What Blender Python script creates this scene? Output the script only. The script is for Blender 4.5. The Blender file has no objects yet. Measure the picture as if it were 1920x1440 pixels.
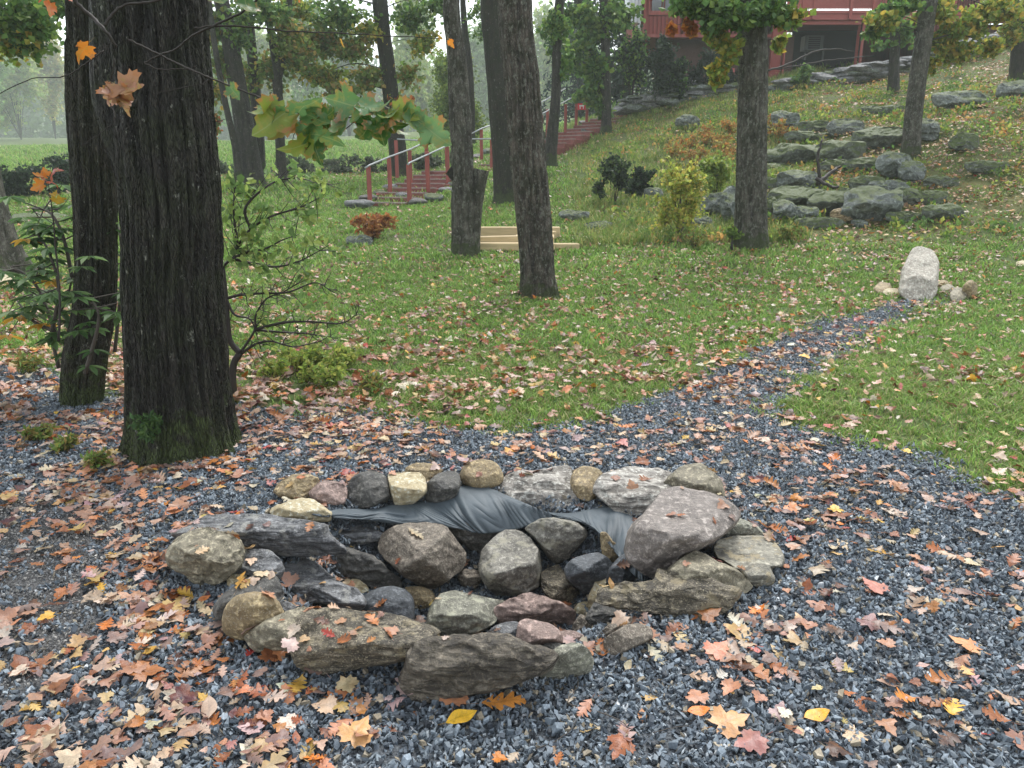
import bpy, math, random
import numpy as np
from mathutils import Vector
from mathutils.bvhtree import BVHTree
random.seed(7); RS = np.random.RandomState(7)
C = bpy.context.scene.collection
sc = bpy.context.scene
# ---------------------------------------------------------------- camera, world, sun, exposure
F, PITCH, CAMH = 1423.0, math.radians(15.5), 1.5
SP, CP = math.sin(PITCH), math.cos(PITCH)
cam = bpy.data.cameras.new('camera'); camo = bpy.data.objects.new('camera', cam); C.objects.link(camo)
camo.location = (0, 0, CAMH); camo.rotation_euler = (math.pi/2-PITCH, 0, 0)
cam.sensor_width = 36; cam.lens = F/1920*36; cam.clip_start = .05; cam.clip_end = 900
sc.camera = camo
world = bpy.data.worlds.new('World'); sc.world = world; world.use_nodes = True
wn = world.node_tree; wn.nodes.clear()
SUN_EL, SUN_AZ = math.radians(58), math.radians(20)
sky = wn.nodes.new('ShaderNodeTexSky'); sky.sky_type = 'NISHITA'; sky.sun_disc = False
sky.sun_elevation = SUN_EL; sky.sun_rotation = SUN_AZ
hs = wn.nodes.new('ShaderNodeHueSaturation'); hs.inputs['Saturation'].default_value = .22
bgn = wn.nodes.new('ShaderNodeBackground'); bgn.inputs['Strength'].default_value = .15
wo = wn.nodes.new('ShaderNodeOutputWorld')
wn.links.new(sky.outputs[0], hs.inputs['Color']); wn.links.new(hs.outputs[0], bgn.inputs['Color']); wn.links.new(bgn.outputs[0], wo.inputs['Surface'])
sl = bpy.data.lights.new('sun', 'SUN'); sl.energy = 1.5; sl.angle = math.radians(25); sl.color = (1, .97, .93)
slo = bpy.data.objects.new('sun', sl); C.objects.link(slo)
# sky rotation is measured from +Y clockwise; the lamp comes from the same side
sd = Vector((math.sin(SUN_AZ)*math.cos(SUN_EL), math.cos(SUN_AZ)*math.cos(SUN_EL), math.sin(SUN_EL)))
slo.rotation_euler = sd.to_track_quat('Z', 'Y').to_euler(); slo.location = (10, 20, 40)
sc.view_settings.view_transform = 'Standard'; sc.view_settings.look = 'None'
sc.view_settings.gamma = 1; sc.view_settings.exposure = 1.45
sc.cycles.volume_bounces = 3; sc.cycles.max_bounces = 6; sc.cycles.diffuse_bounces = 3
sc.cycles.transmission_bounces = 3; sc.cycles.glossy_bounces = 2
HAZE = .0015

# ---------------------------------------------------------------- helpers
def ray(px, py):
    xc = (px-960)/F; yc = (720-py)/F
    return xc, CP+yc*SP, -SP+yc*CP
def at(px, py, Y):
    d = ray(px, py); t = Y/d[1]
    return Vector((d[0]*t, Y, CAMH+d[2]*t))
def to_px(P):
    P = np.asarray(P, float); x, y, z = P[..., 0], P[..., 1], P[..., 2]-CAMH
    dep = np.maximum(y*CP-z*SP, .05); v = y*SP+z*CP
    return 960+F*x/dep, 720-F*v/dep, dep
def mpp(Y, py):                       # metres per photo pixel at that distance
    d = ray(960, py); return Y/d[1]/F

def _h(ix, iy, iz, s):
    n = (ix*374761393+iy*668265263+iz*2147483647+s*974634777) & 0xFFFFFFFF
    n = ((n ^ (n >> 13))*1274126177) & 0xFFFFFFFF
    n = ((n ^ (n >> 16))*2246822519) & 0xFFFFFFFF
    return ((n ^ (n >> 15)) & 0xFFFFFF)/float(0xFFFFFF)*2-1
def vn(P, s=0):
    P = np.asarray(P, float); I = np.floor(P).astype(np.int64); f = P-I; f = f*f*(3-2*f)
    x, y, z = I[..., 0], I[..., 1], I[..., 2]; fx, fy, fz = f[..., 0], f[..., 1], f[..., 2]
    def L(a, b, t): return a+(b-a)*t
    r = []
    for k in (0, 1):
        a = L(_h(x, y, z+k, s), _h(x+1, y, z+k, s), fx); b = L(_h(x, y+1, z+k, s), _h(x+1, y+1, z+k, s), fx)
        r.append(L(a, b, fy))
    return L(r[0], r[1], fz)
def fbm(P, o=4, s=0):
    P = np.asarray(P, float); a = 0; w = 1; t = 0
    for i in range(o):
        a = a+w*vn(P*2**i, s+i*17); t += w; w *= .5
    return a/t

def put(o, parent=None):
    C.objects.link(o)
    if parent is not None: o.parent = parent
    return o
def tag(o, label=None, cat=None, group=None, kind=None):
    if label: o['label'] = label
    if cat: o['category'] = cat
    if group: o['group'] = group
    if kind: o['kind'] = kind
    return o
def thing(name, loc, label, cat, group=None):
    o = bpy.data.objects.new(name, None); o.location = loc; o.empty_display_size = .1
    C.objects.link(o); return tag(o, label, cat, group)
def mk(name, V, Fc, mat, parent=None, col=None, origin=None, smooth=True, link=True):
    V = np.asarray(V, float)
    og = np.array(origin if origin is not None else (parent.location if parent is not None else (0, 0, 0)), float)
    if parent is not None and parent.parent is not None and origin is None: og = og+np.array(parent.parent.location)
    me = bpy.data.meshes.new(name)
    if isinstance(Fc, np.ndarray):
        n, k = Fc.shape; W = V-og
        me.vertices.add(len(W)); me.vertices.foreach_set('co', W.astype(np.float32).ravel())
        me.loops.add(n*k); me.loops.foreach_set('vertex_index', Fc.astype(np.int32).ravel())
        me.polygons.add(n); me.polygons.foreach_set('loop_start', np.arange(0, n*k, k, dtype=np.int32))
        me.update(calc_edges=True)
    else:
        me.from_pydata((V-og).tolist(), [], Fc); me.update()
    me.polygons.foreach_set('use_smooth', [smooth]*len(me.polygons))
    if col is not None:
        a = me.attributes.new('col', 'FLOAT_COLOR', 'POINT'); c = np.ones((len(V), 4), np.float32); c[:, :3] = col
        a.data.foreach_set('color', c.ravel())
    if mat: me.materials.append(mat)
    o = bpy.data.objects.new(name, me)
    if parent is None and origin is not None: o.location = origin
    if link: put(o, parent)
    return o
class MB:
    def __init__(s): s.v = []; s.f = []; s.c = []; s.n = 0
    def add(s, V, Fc, col=(1, 1, 1)):
        V = np.asarray(V, float); s.v.append(V)
        for f in Fc: s.f.append([int(i)+s.n for i in f])
        c = np.ones((len(V), 3))*np.asarray(col, float); s.c.append(c); s.n += len(V)
    def build(s, name, mat, parent=None, origin=None, smooth=True):
        return mk(name, np.vstack(s.v), s.f, mat, parent, np.vstack(s.c), origin, smooth)
BF = [(0, 3, 2, 1), (4, 5, 6, 7), (0, 1, 5, 4), (1, 2, 6, 5), (2, 3, 7, 6), (3, 0, 4, 7)]
def boxv(c, sx, sy, sz, ax=(1, 0, 0), ay=None, az=(0, 0, 1)):
    ax = Vector(ax).normalized(); az = Vector(az).normalized(); ay = Vector(ay).normalized() if ay else az.cross(ax).normalized()
    az = ax.cross(ay)
    c = Vector(c); r = []
    for z in (-1, 1):
        for x, y in ((-1, -1), (1, -1), (1, 1), (-1, 1)):
            r.append(c+ax*(x*sx/2)+ay*(y*sy/2)+az*(z*sz/2))
    return np.array([tuple(q) for q in r])
def box(name, c, sx, sy, sz, mat, parent, ax=(1, 0, 0), az=(0, 0, 1), bev=0.006):
    o = mk(name, boxv(c, sx, sy, sz, ax, None, az), BF, mat, parent, smooth=False)
    if bev:
        m = o.modifiers.new('bevel', 'BEVEL'); m.width = bev; m.segments = 1
    return o
def spline(P, n):
    P = np.asarray(P, float)
    if len(P) < 3:
        t = np.linspace(0, 1, n)[:, None]; return P[0]*(1-t)+P[-1]*t
    Q = np.vstack([2*P[0]-P[1], P, 2*P[-1]-P[-2]]); out = []
    for u in np.linspace(0, len(P)-1-1e-6, n):
        i = int(u); t = u-i; a, b, c, d = Q[i:i+4]
        out.append(.5*((2*b)+(-a+c)*t+(2*a-5*b+4*c-d)*t*t+(-a+3*b-3*c+d)*t**3))
    return np.array(out)
def tube(path, rad, ns=6, cap=True):
    path = np.asarray(path, float); n = len(path); T = np.gradient(path, axis=0); T /= np.linalg.norm(T, axis=1)[:, None]+1e-9
    up = np.array([0, 0, 1.]) if abs(T[0][2]) < .8 else np.array([0, 1., 0])
    A = np.cross(T[0], up); A /= np.linalg.norm(A); V = []
    for i in range(n):
        A = A-T[i]*A.dot(T[i]); A /= np.linalg.norm(A); B = np.cross(T[i], A)
        for k in range(ns):
            a = 2*math.pi*k/ns; V.append(path[i]+(A*math.cos(a)+B*math.sin(a))*rad[i])
    Fc = [(i*ns+k, i*ns+(k+1) % ns, (i+1)*ns+(k+1) % ns, (i+1)*ns+k) for i in range(n-1) for k in range(ns)]
    if cap: Fc.append(tuple(range((n-1)*ns, n*ns))); Fc.append(tuple(range(ns-1, -1, -1)))
    return np.array(V), Fc

# ---- materials
class M_:
    def __init__(s, name):
        s.m = bpy.data.materials.new(name); s.m.use_nodes = True; s.t = s.m.node_tree; s.t.nodes.clear()
        s.out = s.t.nodes.new('ShaderNodeOutputMaterial'); s._c = None
    def n(s, ty, ins=None, **pr):
        k = s.t.nodes.new('ShaderNode'+ty)
        for a, b in pr.items(): setattr(k, a, b)
        for a, b in (ins or {}).items():
            if isinstance(b, bpy.types.NodeSocket): s.t.links.new(b, k.inputs[a])
            elif b is not None: k.inputs[a].default_value = b
        return k
    def co(s, scale=(1, 1, 1)):
        if s._c is None: s._c = s.n('TexCoord').outputs['Object']
        return s.n('Mapping', {'Vector': s._c, 'Scale': scale}).outputs[0]
    def noise(s, sc_=5, det=4, scale=(1, 1, 1), rough=.55, dist=0):
        return s.n('TexNoise', {'Vector': s.co(scale), 'Scale': sc_, 'Detail': det, 'Roughness': rough, 'Distortion': dist}).outputs[0]
    def ramp(s, f, stops, interp='LINEAR'):
        r = s.n('ValToRGB', {'Fac': f}); e = r.color_ramp; e.interpolation = interp
        while len(e.elements) < len(stops): e.elements.new(.5)
        for el, (p, c) in zip(e.elements, stops):
            el.position = p; el.color = (c if hasattr(c, '__len__') else (c, c, c))[:3]+(1,) if hasattr(c, '__len__') else (c, c, c, 1)
        return r.outputs[0]
    def mix(s, f, a, b, mode='MIX'):
        k = s.n('Mix', data_type='RGBA', blend_type=mode)
        for i, v in ((0, f), (6, a), (7, b)):
            if isinstance(v, bpy.types.NodeSocket): s.t.links.new(v, k.inputs[i])
            else: k.inputs[i].default_value = (tuple(v)+(1,) if hasattr(v, '__len__') else v)
        return k.outputs[2]
    def math(s, op, a, b=None, clamp=False):
        k = s.n('Math', {0: a, 1: b}, operation=op); k.use_clamp = clamp; return k.outputs[0]
    def bump(s, h, st=.5, d=.01, nrm=None):
        return s.n('Bump', {'Height': h, 'Strength': st, 'Distance': d, 'Normal': nrm}).outputs[0]
    def bsdf(s, col, rough=.8, nrm=None, spec=.4, trans=0, tcol=None):
        b = s.n('BsdfPrincipled', {'Base Color': (tuple(col)+(1,) if isinstance(col, (tuple, list)) else col), 'Roughness': rough, 'Specular IOR Level': spec, 'Normal': nrm})
        o = b.outputs[0]
        if trans:
            tt = s.n('BsdfTranslucent', {'Color': tcol if tcol is not None else (tuple(col)+(1,) if isinstance(col, (tuple, list)) else col)})
            o = s.n('MixShader', {0: trans, 1: o, 2: tt.outputs[0]}).outputs[0]
        s.t.links.new(o, s.out.inputs['Surface']); return s.m

def rock_mat(name, a, b, spk=.25, speck=(.55, .52, .45), lich=None, moss=0, sc_=1., rough=.62, strata=0):
    m = M_(name)
    n1 = m.noise(9*sc_, 6, rough=.62); n2 = m.noise(45*sc_, 5, (1, 1, 1), .7); n3 = m.noise(170*sc_, 3, rough=.7)
    c = m.mix(m.ramp(n1, [(.34, 0.), (.64, 1.)]), a, b)
    c = m.mix(m.ramp(n2, [(.42, 0.), (.52, .0), (.66, 1.)]), c, tuple(min(.7, x*1.9+.02) for x in b))
    c = m.mix(m.ramp(n2, [(.30, .75), (.44, 0.)]), c, tuple(x*.35 for x in a))
    c = m.mix(m.math('MULTIPLY', m.ramp(n3, [(.56, 0.), (.63, 1.)]), spk), c, speck)
    h = m.math('ADD', n1, m.math('MULTIPLY', n2, .55)); h = m.math('ADD', h, m.math('MULTIPLY', n3, .2))
    if strata:
        n4 = m.noise(7*sc_, 5, (1, 3, 9), .6, .6)
        c = m.mix(m.ramp(n4, [(.40, .65), (.50, 0.)]), c, tuple(x*.4 for x in a))
        c = m.mix(m.ramp(n4, [(.55, 0.), (.66, .5)]), c, tuple(min(.7, x*1.8+.03) for x in b))
        h = m.math('ADD', h, m.math('MULTIPLY', n4, 1.5*strata))
    if lich:
        n5 = m.noise(14*sc_, 5, rough=.7)
        c = m.mix(m.ramp(n5, [(.53, 0.), (.60, .85)]), c, lich)
    if moss:
        nz = m.n('SeparateXYZ', {0: m.n('NewGeometry').outputs['Normal']}).outputs[2]
        f = m.math('ADD', m.math('MULTIPLY', nz, .5), m.noise(5*sc_, 5)); f = m.ramp(f, [(1.02-moss*.55, 0.), (1.12-moss*.5, 1.)] if moss < 1 else [(.3, 0.), (.5, 1.)])
        c = m.mix(f, c, m.mix(n2, (.03, .05, .012), (.09, .12, .03)))
    return m.bsdf(c, m.ramp(n2, [(.3, rough-.15), (.7, rough+.2)]), m.bump(h, 1.0, .016/sc_), .45)

MAT = {}
MAT['tan'] = rock_mat('tan_stone', (.16, .115, .06), (.30, .235, .13), .3)
MAT['cream'] = rock_mat('cream_stone', (.34, .27, .15), (.52, .45, .29), .3, rough=.7)
MAT['dark'] = rock_mat('dark_grey_stone', (.045, .045, .045), (.095, .092, .082), .35, (.25, .24, .2))
MAT['slate'] = rock_mat('blue_grey_slate', (.06, .064, .07), (.17, .175, .18), .5, (.38, .38, .37), strata=.9, lich=(.27, .27, .25))
MAT['blue'] = rock_mat('smooth_blue_stone', (.05, .057, .065), (.095, .105, .115), .2, (.25, .25, .25))
MAT['brown'] = rock_mat('brown_grey_granite', (.085, .07, .055), (.17, .145, .115), .7, (.42, .38, .3))
MAT['olive'] = rock_mat('olive_grey_rock', (.11, .098, .07), (.24, .215, .155), .5, (.42, .4, .27))
MAT['grey'] = rock_mat('weathered_grey_rock', (.10, .094, .08), (.21, .20, .17), .6, (.48, .46, .4), lich=(.30, .285, .22))
MAT['gold'] = rock_mat('golden_streaked_slab', (.06, .052, .04), (.145, .125, .09), .8, (.5, .44, .3), strata=1., lich=(.26, .22, .14))
MAT['pale'] = rock_mat('pale_craggy_rock', (.16, .145, .125), (.38, .355, .32), .3, strata=.7)
MAT['purple'] = rock_mat('purple_grey_boulder', (.115, .10, .09), (.23, .205, .185), .5, (.42, .36, .32), sc_=.8)
MAT['pink'] = rock_mat('pinkish_brown_stone', (.17, .12, .10), (.26, .19, .165), .5, (.42, .33, .3))
MAT['lichen'] = rock_mat('lichened_green_grey_rock', (.115, .115, .09), (.20, .20, .155), .5, lich=(.36, .36, .27))
MAT['flat'] = rock_mat('streaked_flat_stone', (.15, .145, .12), (.26, .245, .195), .3, strata=.8, lich=(.32, .27, .17))
MAT['monolith'] = rock_mat('pale_standing_stone', (.25, .23, .195), (.40, .365, .31), .2, strata=0, rough=.85)
MAT['mossy'] = rock_mat('mossy_boulder', (.05, .06, .05), (.13, .15, .12), .4, (.3, .32, .26), moss=.95, sc_=.35)
MAT['hillrock'] = rock_mat('grey_green_boulder', (.06, .075, .068), (.16, .18, .165), .4, (.36, .38, .34), moss=.5, sc_=.35)

def bark_mat(name, dark, light, moss=0, lich=.3, sc_=1.):
    m = M_(name)
    n1 = m.noise(16*sc_, 6, (1, 1, .16), .65, .5); n2 = m.noise(60*sc_, 4, (1, 1, .35), .6); n3 = m.noise(7*sc_, 5)
    c = m.mix(m.ramp(n1, [(.36, 0.), (.62, 1.)]), dark, light)
    c = m.mix(m.ramp(n2, [(.58, 0.), (.70, .6)]), c, tuple(min(.5, x*2.2+.02) for x in light))
    if moss: c = m.mix(m.ramp(n3, [(.5-moss*.2, 0.), (.68-moss*.1, .8)]), c, (.04, .05, .02))
    if lich:
        n4 = m.noise(22*sc_, 4, (1, 1, .6), .7)
        c = m.mix(m.ramp(n4, [(.70-lich*.14, 0.), (.735-lich*.13, .8)]), c, (.34, .35, .29))
    h = m.math('ADD', n1, m.math('MULTIPLY', n2, .5))
    zz = m.n('SeparateXYZ', {0: m._c}).outputs[2]
    if moss: c = m.mix(m.ramp(m.math('SUBTRACT', m.math('ADD', m.noise(9, 5), .18+moss*.25), m.math('MULTIPLY', zz, .9)), [(.56, 0.), (.70, .85)]), c, m.mix(n2, (.05, .075, .02), (.11, .16, .04)))
    v1 = m.n('TexVoronoi', {'Vector': m.n('Mapping', {'Vector': m.mix(.012, m._c, m.n('TexNoise', {'Vector': m._c, 'Scale': 9., 'Detail': 4.}).outputs['Color'], 'LINEAR_LIGHT'), 'Scale': (30*sc_, 30*sc_, 4.2*sc_)}).outputs[0]}, feature='DISTANCE_TO_EDGE').outputs[0]
    c = m.mix(m.ramp(v1, [(.0, .75), (.13, 0.)]), c, tuple(x*.5 for x in dark))
    h = m.math('ADD', h, m.math('MULTIPLY', m.ramp(v1, [(0., 0.), (.22, 1.)]), .9))
    return m.bsdf(c, .62, m.bump(h, 1., .035/sc_), .4)
MAT['bark_wet'] = bark_mat('wet_dark_bark', (.008, .0075, .006), (.056, .05, .04), .42, .5)
MAT['bark_moss'] = bark_mat('mossy_dark_bark', (.014, .013, .009), (.08, .07, .05), .65, .5)
MAT['bark_grey'] = bark_mat('grey_lichened_bark', (.06, .054, .042), (.30, .28, .23), .45, 1.1, .8)
MAT['bark_oak'] = bark_mat('flecked_oak_bark', (.045, .038, .031), (.26, .22, .18), .25, 1.1)
MAT['bark_far'] = bark_mat('slim_tree_bark', (.025, .022, .019), (.11, .098, .08), .35, .4, .7)
def attr_mat(name, rough=.6, trans=0., spec=.4, bscale=0, inst=False, varn=.25, vsc=8):
    m = M_(name); c = m.n('Attribute', attribute_name='col').outputs['Color']
    n1 = m.noise(vsc, 3)
    c = m.mix(1., c, m.ramp(n1, [(.3, 1-varn), (.7, 1+varn)]), 'MULTIPLY')
    if inst:
        r = m.n('ObjectInfo').outputs['Random']; c = m.mix(1., c, m.ramp(r, [(0., .72), (1., 1.3)]), 'MULTIPLY')
    nm = m.bump(n1, .5, .004) if bscale else None
    return m.bsdf(c, rough, nm, spec, trans)
MAT['leafage'] = attr_mat('green_foliage', .5, .5)
MAT['chips'] = attr_mat('crushed_stone_chips', .6, 0, .4, 0, True, .25, 220)
MAT['blades'] = attr_mat('grass_blades', .55, .35, .35, 0, True, .15, 20)
MAT['twig'] = M_('dark_twig_bark').bsdf((.022, .017, .014), .6)
MAT['greytwig'] = M_('grey_twig_bark').bsdf((.07, .06, .05), .7)
def plain(name, col, rough=.6, var=.25, sc_=(6, 6, 6), spec=.4):
    m = M_(name); n = m.noise(4, 5, sc_)
    return m.bsdf(m.mix(m.ramp(n, [(.3, 0.), (.7, 1.)]), tuple(x*(1-var) for x in col), tuple(x*(1+var) for x in col)), rough, m.bump(n, .3, .004), spec)
MAT['redwood'] = plain('red_stained_timber', (.24, .06, .048), .6, .25, (3, 3, .6))
MAT['redstep'] = plain('red_brown_timber_step', (.20, .065, .055), .55, .3, (.6, 3, 3))
MAT['treadtop'] = plain('pale_worn_tread', (.26, .20, .18), .5, .25)
MAT['pipe'] = plain('grey_metal_pipe', (.30, .33, .34), .35, .1)
MAT['redwall'] = plain('red_painted_siding', (.20, .035, .028), .6, .15, (3, 3, .4))
MAT['deckred'] = plain('pinkish_red_deck_paint', (.30, .075, .065), .6, .15)
MAT['white'] = plain('white_siding', (.72, .75, .78), .5, .06)
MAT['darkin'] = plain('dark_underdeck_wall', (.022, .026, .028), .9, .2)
MAT['basement'] = plain('brown_basement_wall', (.095, .055, .045), .8, .25)
MAT['glass'] = M_('window_glass').bsdf((.03, .04, .045), .08, None, .8)
MAT['metal'] = plain('grey_unit_casing', (.10, .115, .12), .5, .1)
MAT['timber'] = plain('fresh_pale_timber', (.50, .39, .22), .65, .2, (.4, 4, 4))
MAT['white_plastic'] = plain('white_plastic', (.7, .7, .68), .5, .04)
def leaf_mat(name, inst):
    m = M_(name)
    if inst: c = m.n('Attribute', attribute_type='INSTANCER', attribute_name='icol').outputs['Color']
    else: c = m.n('ObjectInfo').outputs['Color']
    n1 = m.noise(4, 4, rough=.7); n2 = m.noise(1.5, 2)
    c = m.mix(1., c, m.ramp(n1, [(.3, .6), (.5, 1.), (.72, 1.3)]), 'MULTIPLY')
    c = m.mix(m.ramp(n2, [(.45, 0.), (.75, .5)]), c, m.mix(.5, c, (.5, .2, .05)))
    s = m.n('SeparateXYZ', {0: m.co()})
    ay = m.math('ABSOLUTE', s.outputs[1])
    rib = m.ramp(ay, [(.0, 0.), (.022, 1.)])
    # side veins leaving the midrib at an angle
    w = m.math('SINE', m.math('MULTIPLY', m.math('SUBTRACT', s.outputs[0], m.math('MULTIPLY', ay, .9)), 42.))
    vein = m.ramp(w, [(.93, 1.), (1., .0)])
    c = m.mix(m.math('MULTIPLY', m.math('SUBTRACT', 1., m.math('MULTIPLY', rib, vein)), .38), c, m.mix(1., c, (.45, .42, .4), 'MULTIPLY'))
    bk = m.n('NewGeometry').outputs['Backfacing']
    c = m.mix(m.math('MULTIPLY', bk, .25), c, (.55, .42, .38))
    return m.bsdf(c, .42, m.bump(n1, .5, .006), .5, .12)
MAT['leaf_i'] = leaf_mat('fallen_leaf_litter', True); MAT['leaf_o'] = leaf_mat('fallen_leaf_surface', False)

# ---------------------------------------------------------------- terrain
_cp = []
for X in (-9, -5, -2, 0, 2, 5, 9):
    for Y in (-4, 0, 3, 6): _cp.append((X, Y, 0))
for px, py, Y in [(20, 515, 11.5), (1010, 557, 9.4), (700, 560, 9.2), (500, 560, 9.1), (1300, 560, 9.3), (1700, 565, 9.4), (1720, 560, 9.5), (1900, 560, 9.2),
                  (880, 482, 12.3), (650, 470, 12.6), (400, 480, 12.4), (1405, 457, 13), (1100, 480, 12.4), (1600, 425, 14.4), (1850, 412, 14),
                  (700, 388, 19), (500, 380, 19), (300, 400, 18), (60, 400, 18), (900, 400, 17), (1100, 405, 16.4), (1250, 410, 15.8),
                  (600, 332, 26), (748, 334, 26), (400, 335, 26), (100, 340, 25), (850, 325, 24), (1035, 302, 25.5), (1137, 247, 29), (1200, 205, 30.5),
                  (1150, 345, 20), (1405, 330, 18.5), (1300, 262, 23.5), (1700, 292, 17.8), (1550, 300, 18.8), (1850, 300, 16.8), (1675, 177, 25.5), (1500, 195, 25.5),
                  (1480, 158, 29), (1700, 138, 29.5), (1850, 98, 30.5), (1910, 152, 24.5), (1800, 200, 21.5), (1250, 190, 30),
                  (500, 290, 42), (700, 292, 40), (850, 285, 42), (100, 300, 42), (1000, 275, 42), (500, 268, 62), (800, 262, 62), (100, 275, 62)]:
    p = at(px, py, Y); _cp.append(tuple(p))
_cp += [(12, 34, 5.6), (18, 34, 6.5), (8, 36, 5.2), (16, 45, 7), (25, 45, 8), (30, 25, 8), (25, 12, 3.5), (18, 8, 1.2), (20, 0, .6), (40, 0, 3), (45, 60, 11), (5, 60, 5.2), (5, 90, 7.5),
        (-30, 12, .1), (-25, 0, -.1), (-40, 30, 1.2), (-60, 70, 3.2), (-20, 100, 5.6), (-80, 120, 6), (0, 130, 6.9), (-90, 160, 8.3), (0, 200, 9.8), (80, 160, 14), (-120, 40, 1), (-150, 160, 8.5), (100, 60, 13),
        (150, 20, 12), (0, 230, 12), (150, 230, 22), (-150, 230, 11), (0, 330, 23), (-200, 330, 21), (200, 330, 32), (0, 500, 42), (-320, 500, 38), (320, 500, 46), (0, 700, 52), (-420, 700, 50), (420, 700, 52), (320, 200, 26), (-320, 200, 12), (-320, 0, 0), (320, 0, 12), (-20, -20, 0), (20, -20, 0), (-100, -20, 0), (120, -20, 6), (160, 160, 22)]
_cp = np.array(_cp, float); _S = .1
def _k(a, b):
    r2 = ((a[:, None, :]-b[None, :, :])**2).sum(-1)*_S*_S; return .5*r2*np.log(r2+1e-9)
_n = len(_cp); _A = np.zeros((_n+3, _n+3)); _A[:_n, :_n] = _k(_cp[:, :2], _cp[:, :2])+np.eye(_n)*.002
_A[:_n, _n] = 1; _A[:_n, _n+1:] = _cp[:, :2]; _A[_n:, :_n] = _A[:_n, _n:].T
_W = np.linalg.solve(_A, np.concatenate([_cp[:, 2], np.zeros(3)]))
PITC = None
def hgt(x, y, bumps=True):
    x = np.asarray(x, float); y = np.asarray(y, float); sh = x.shape; q = np.stack([x.ravel(), y.ravel()], 1); out = np.empty(len(q))
    for i in range(0, len(q), 20000):
        s = q[i:i+20000]; out[i:i+20000] = _k(s, _cp[:, :2])@_W[:_n]+_W[_n]+s@_W[_n+1:]
    P = np.stack([q[:, 0], q[:, 1], np.zeros(len(q))], 1)
    if bumps:
        d = np.clip((q[:, 1]-4)/10, 0, 1); hill = np.clip((q[:, 1]-13)/6, 0, 1)*np.clip((q[:, 0]-3)/2, 0, 1)
        out += fbm(P*.9, 3, 3)*(.02+.05*d+.16*hill)+fbm(P*5, 2, 9)*.012*np.clip(2-q[:, 1]/12, 0, 1)
    if PITC is not None:
        e = ((q[:, 0]-PITC[0])/PITR[0])**2+((q[:, 1]-PITC[1])/PITR[1])**2
        out -= PITD*np.exp(-e**3.)
    return out.reshape(sh)
def ground(px, py, ymax=70):
    d = ray(px, py); ts = np.concatenate([np.linspace(.8, 8, 400), np.linspace(8, ymax, 900)[1:]])
    z = CAMH+d[2]*ts; h = hgt(d[0]*ts, d[1]*ts); k = np.argmax(z <= h)
    if z[k] > h[k]: k = len(ts)-1
    if k == 0: t = ts[0]
    else:
        a = z[k-1]-h[k-1]; b = z[k]-h[k]; t = ts[k-1]+(ts[k]-ts[k-1])*(a/(a-b) if a != b else 1)
    return Vector((d[0]*t, d[1]*t, CAMH+d[2]*t))
_pc = ground(880, 1085); PITR = (.74, .53); PITD = .30; PITC = (_pc.x, _pc.y+.16)
def gpoly(L): return np.array([ground(a, b)[:2] for a, b in L])
def inside(P, poly):
    x, y = P[:, 0], P[:, 1]; r = np.zeros(len(P), bool); j = len(poly)-1
    for i in range(len(poly)):
        xi, yi = poly[i]; xj, yj = poly[j]
        c = ((yi > y) != (yj > y)); c &= x < (xj-xi)*(y-yi)/(yj-yi+1e-12)+xi
        r ^= c; j = i
    return r
GRAV = gpoly([(-500, 700), (0, 682), (60, 690), (110, 715), (230, 755), (330, 760), (450, 768), (560, 785), (650, 772), (760, 790), (850, 808), (1000, 803), (1110, 798),
              (1200, 762), (1290, 722), (1400, 662), (1500, 618), (1600, 588), (1690, 560), (1775, 562), (1700, 592), (1610, 650), (1545, 692), (1480, 730), (1440, 775),
              (1470, 808), (1570, 828), (1700, 853), (1790, 880), (1830, 908), (1925, 960), (2100, 1040), (2700, 1200), (3000, 2400), (-1500, 2400), (-1500, 900)])
GRIT = gpoly([(-1500, 880), (0, 900), (120, 950), (235, 1000), (230, 1070), (130, 1200), (60, 1290), (-100, 1400), (-1500, 1900)])
def wob(P, a=.1, f=3.):
    Q = np.stack([P[:, 0]*f, P[:, 1]*f, np.zeros(len(P))], 1)
    return P[:, :2]+np.stack([fbm(Q, 3, 5), fbm(Q, 3, 8)], 1)*a
def m_grav(P, j=0.): Q_ = wob(P, .14, 4.); return inside(Q_+RS.randn(len(P), 2)*j*(1+P[:, 1:2]*.06) if j else Q_, GRAV)
def m_grit(P): return inside(wob(P, .15), GRIT)
xs = np.sinh(np.linspace(-7.3, 7.3, 330))*.65; ys = np.concatenate([np.linspace(-20, .6, 24)[:-1], .6+np.sinh(np.linspace(0, 7.25, 365))*.98])
GX, GY = np.meshgrid(xs, ys); GZ = hgt(GX, GY); nx, ny = len(xs), len(ys)
V = np.stack([GX.ravel(), GY.ravel(), GZ.ravel()], 1); i = np.arange(ny-1)[:, None]*nx+np.arange(nx-1)[None, :]
Fc = np.stack([i, i+1, i+nx+1, i+nx], -1).reshape(-1, 4)
col = np.zeros((len(V), 3)); col[:, 0] = m_grav(V); col[:, 1] = m_grit(V)
pxx, pyy, _ = to_px(V); col[:, 2] = np.clip((V[:, 1]-12.5)/2, 0, 1)*np.clip((V[:, 0]-2.)/2, 0, 1)*(V[:, 1] < 60)
m = M_('ground_soil_and_turf'); cc = m.n('Attribute', attribute_name='col').outputs['Color']; sp = m.n('SeparateColor', {0: cc})
n1 = m.noise(1.2, 6); n2 = m.noise(30, 5, rough=.7); n3 = m.noise(110, 3)
turf = m.mix(n1, (.05, .085, .018), (.10, .14, .035)); turf = m.mix(m.ramp(n2, [(.5, 0.), (.7, .5)]), turf, (.12, .10, .05))
hillc = m.mix(m.ramp(n1, [(.35, 0.), (.65, 1.)]), (.05, .085, .02), (.13, .13, .04)); hillc = m.mix(m.ramp(n2, [(.5, 0.), (.65, .5)]), hillc, (.2, .13, .05))
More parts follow.
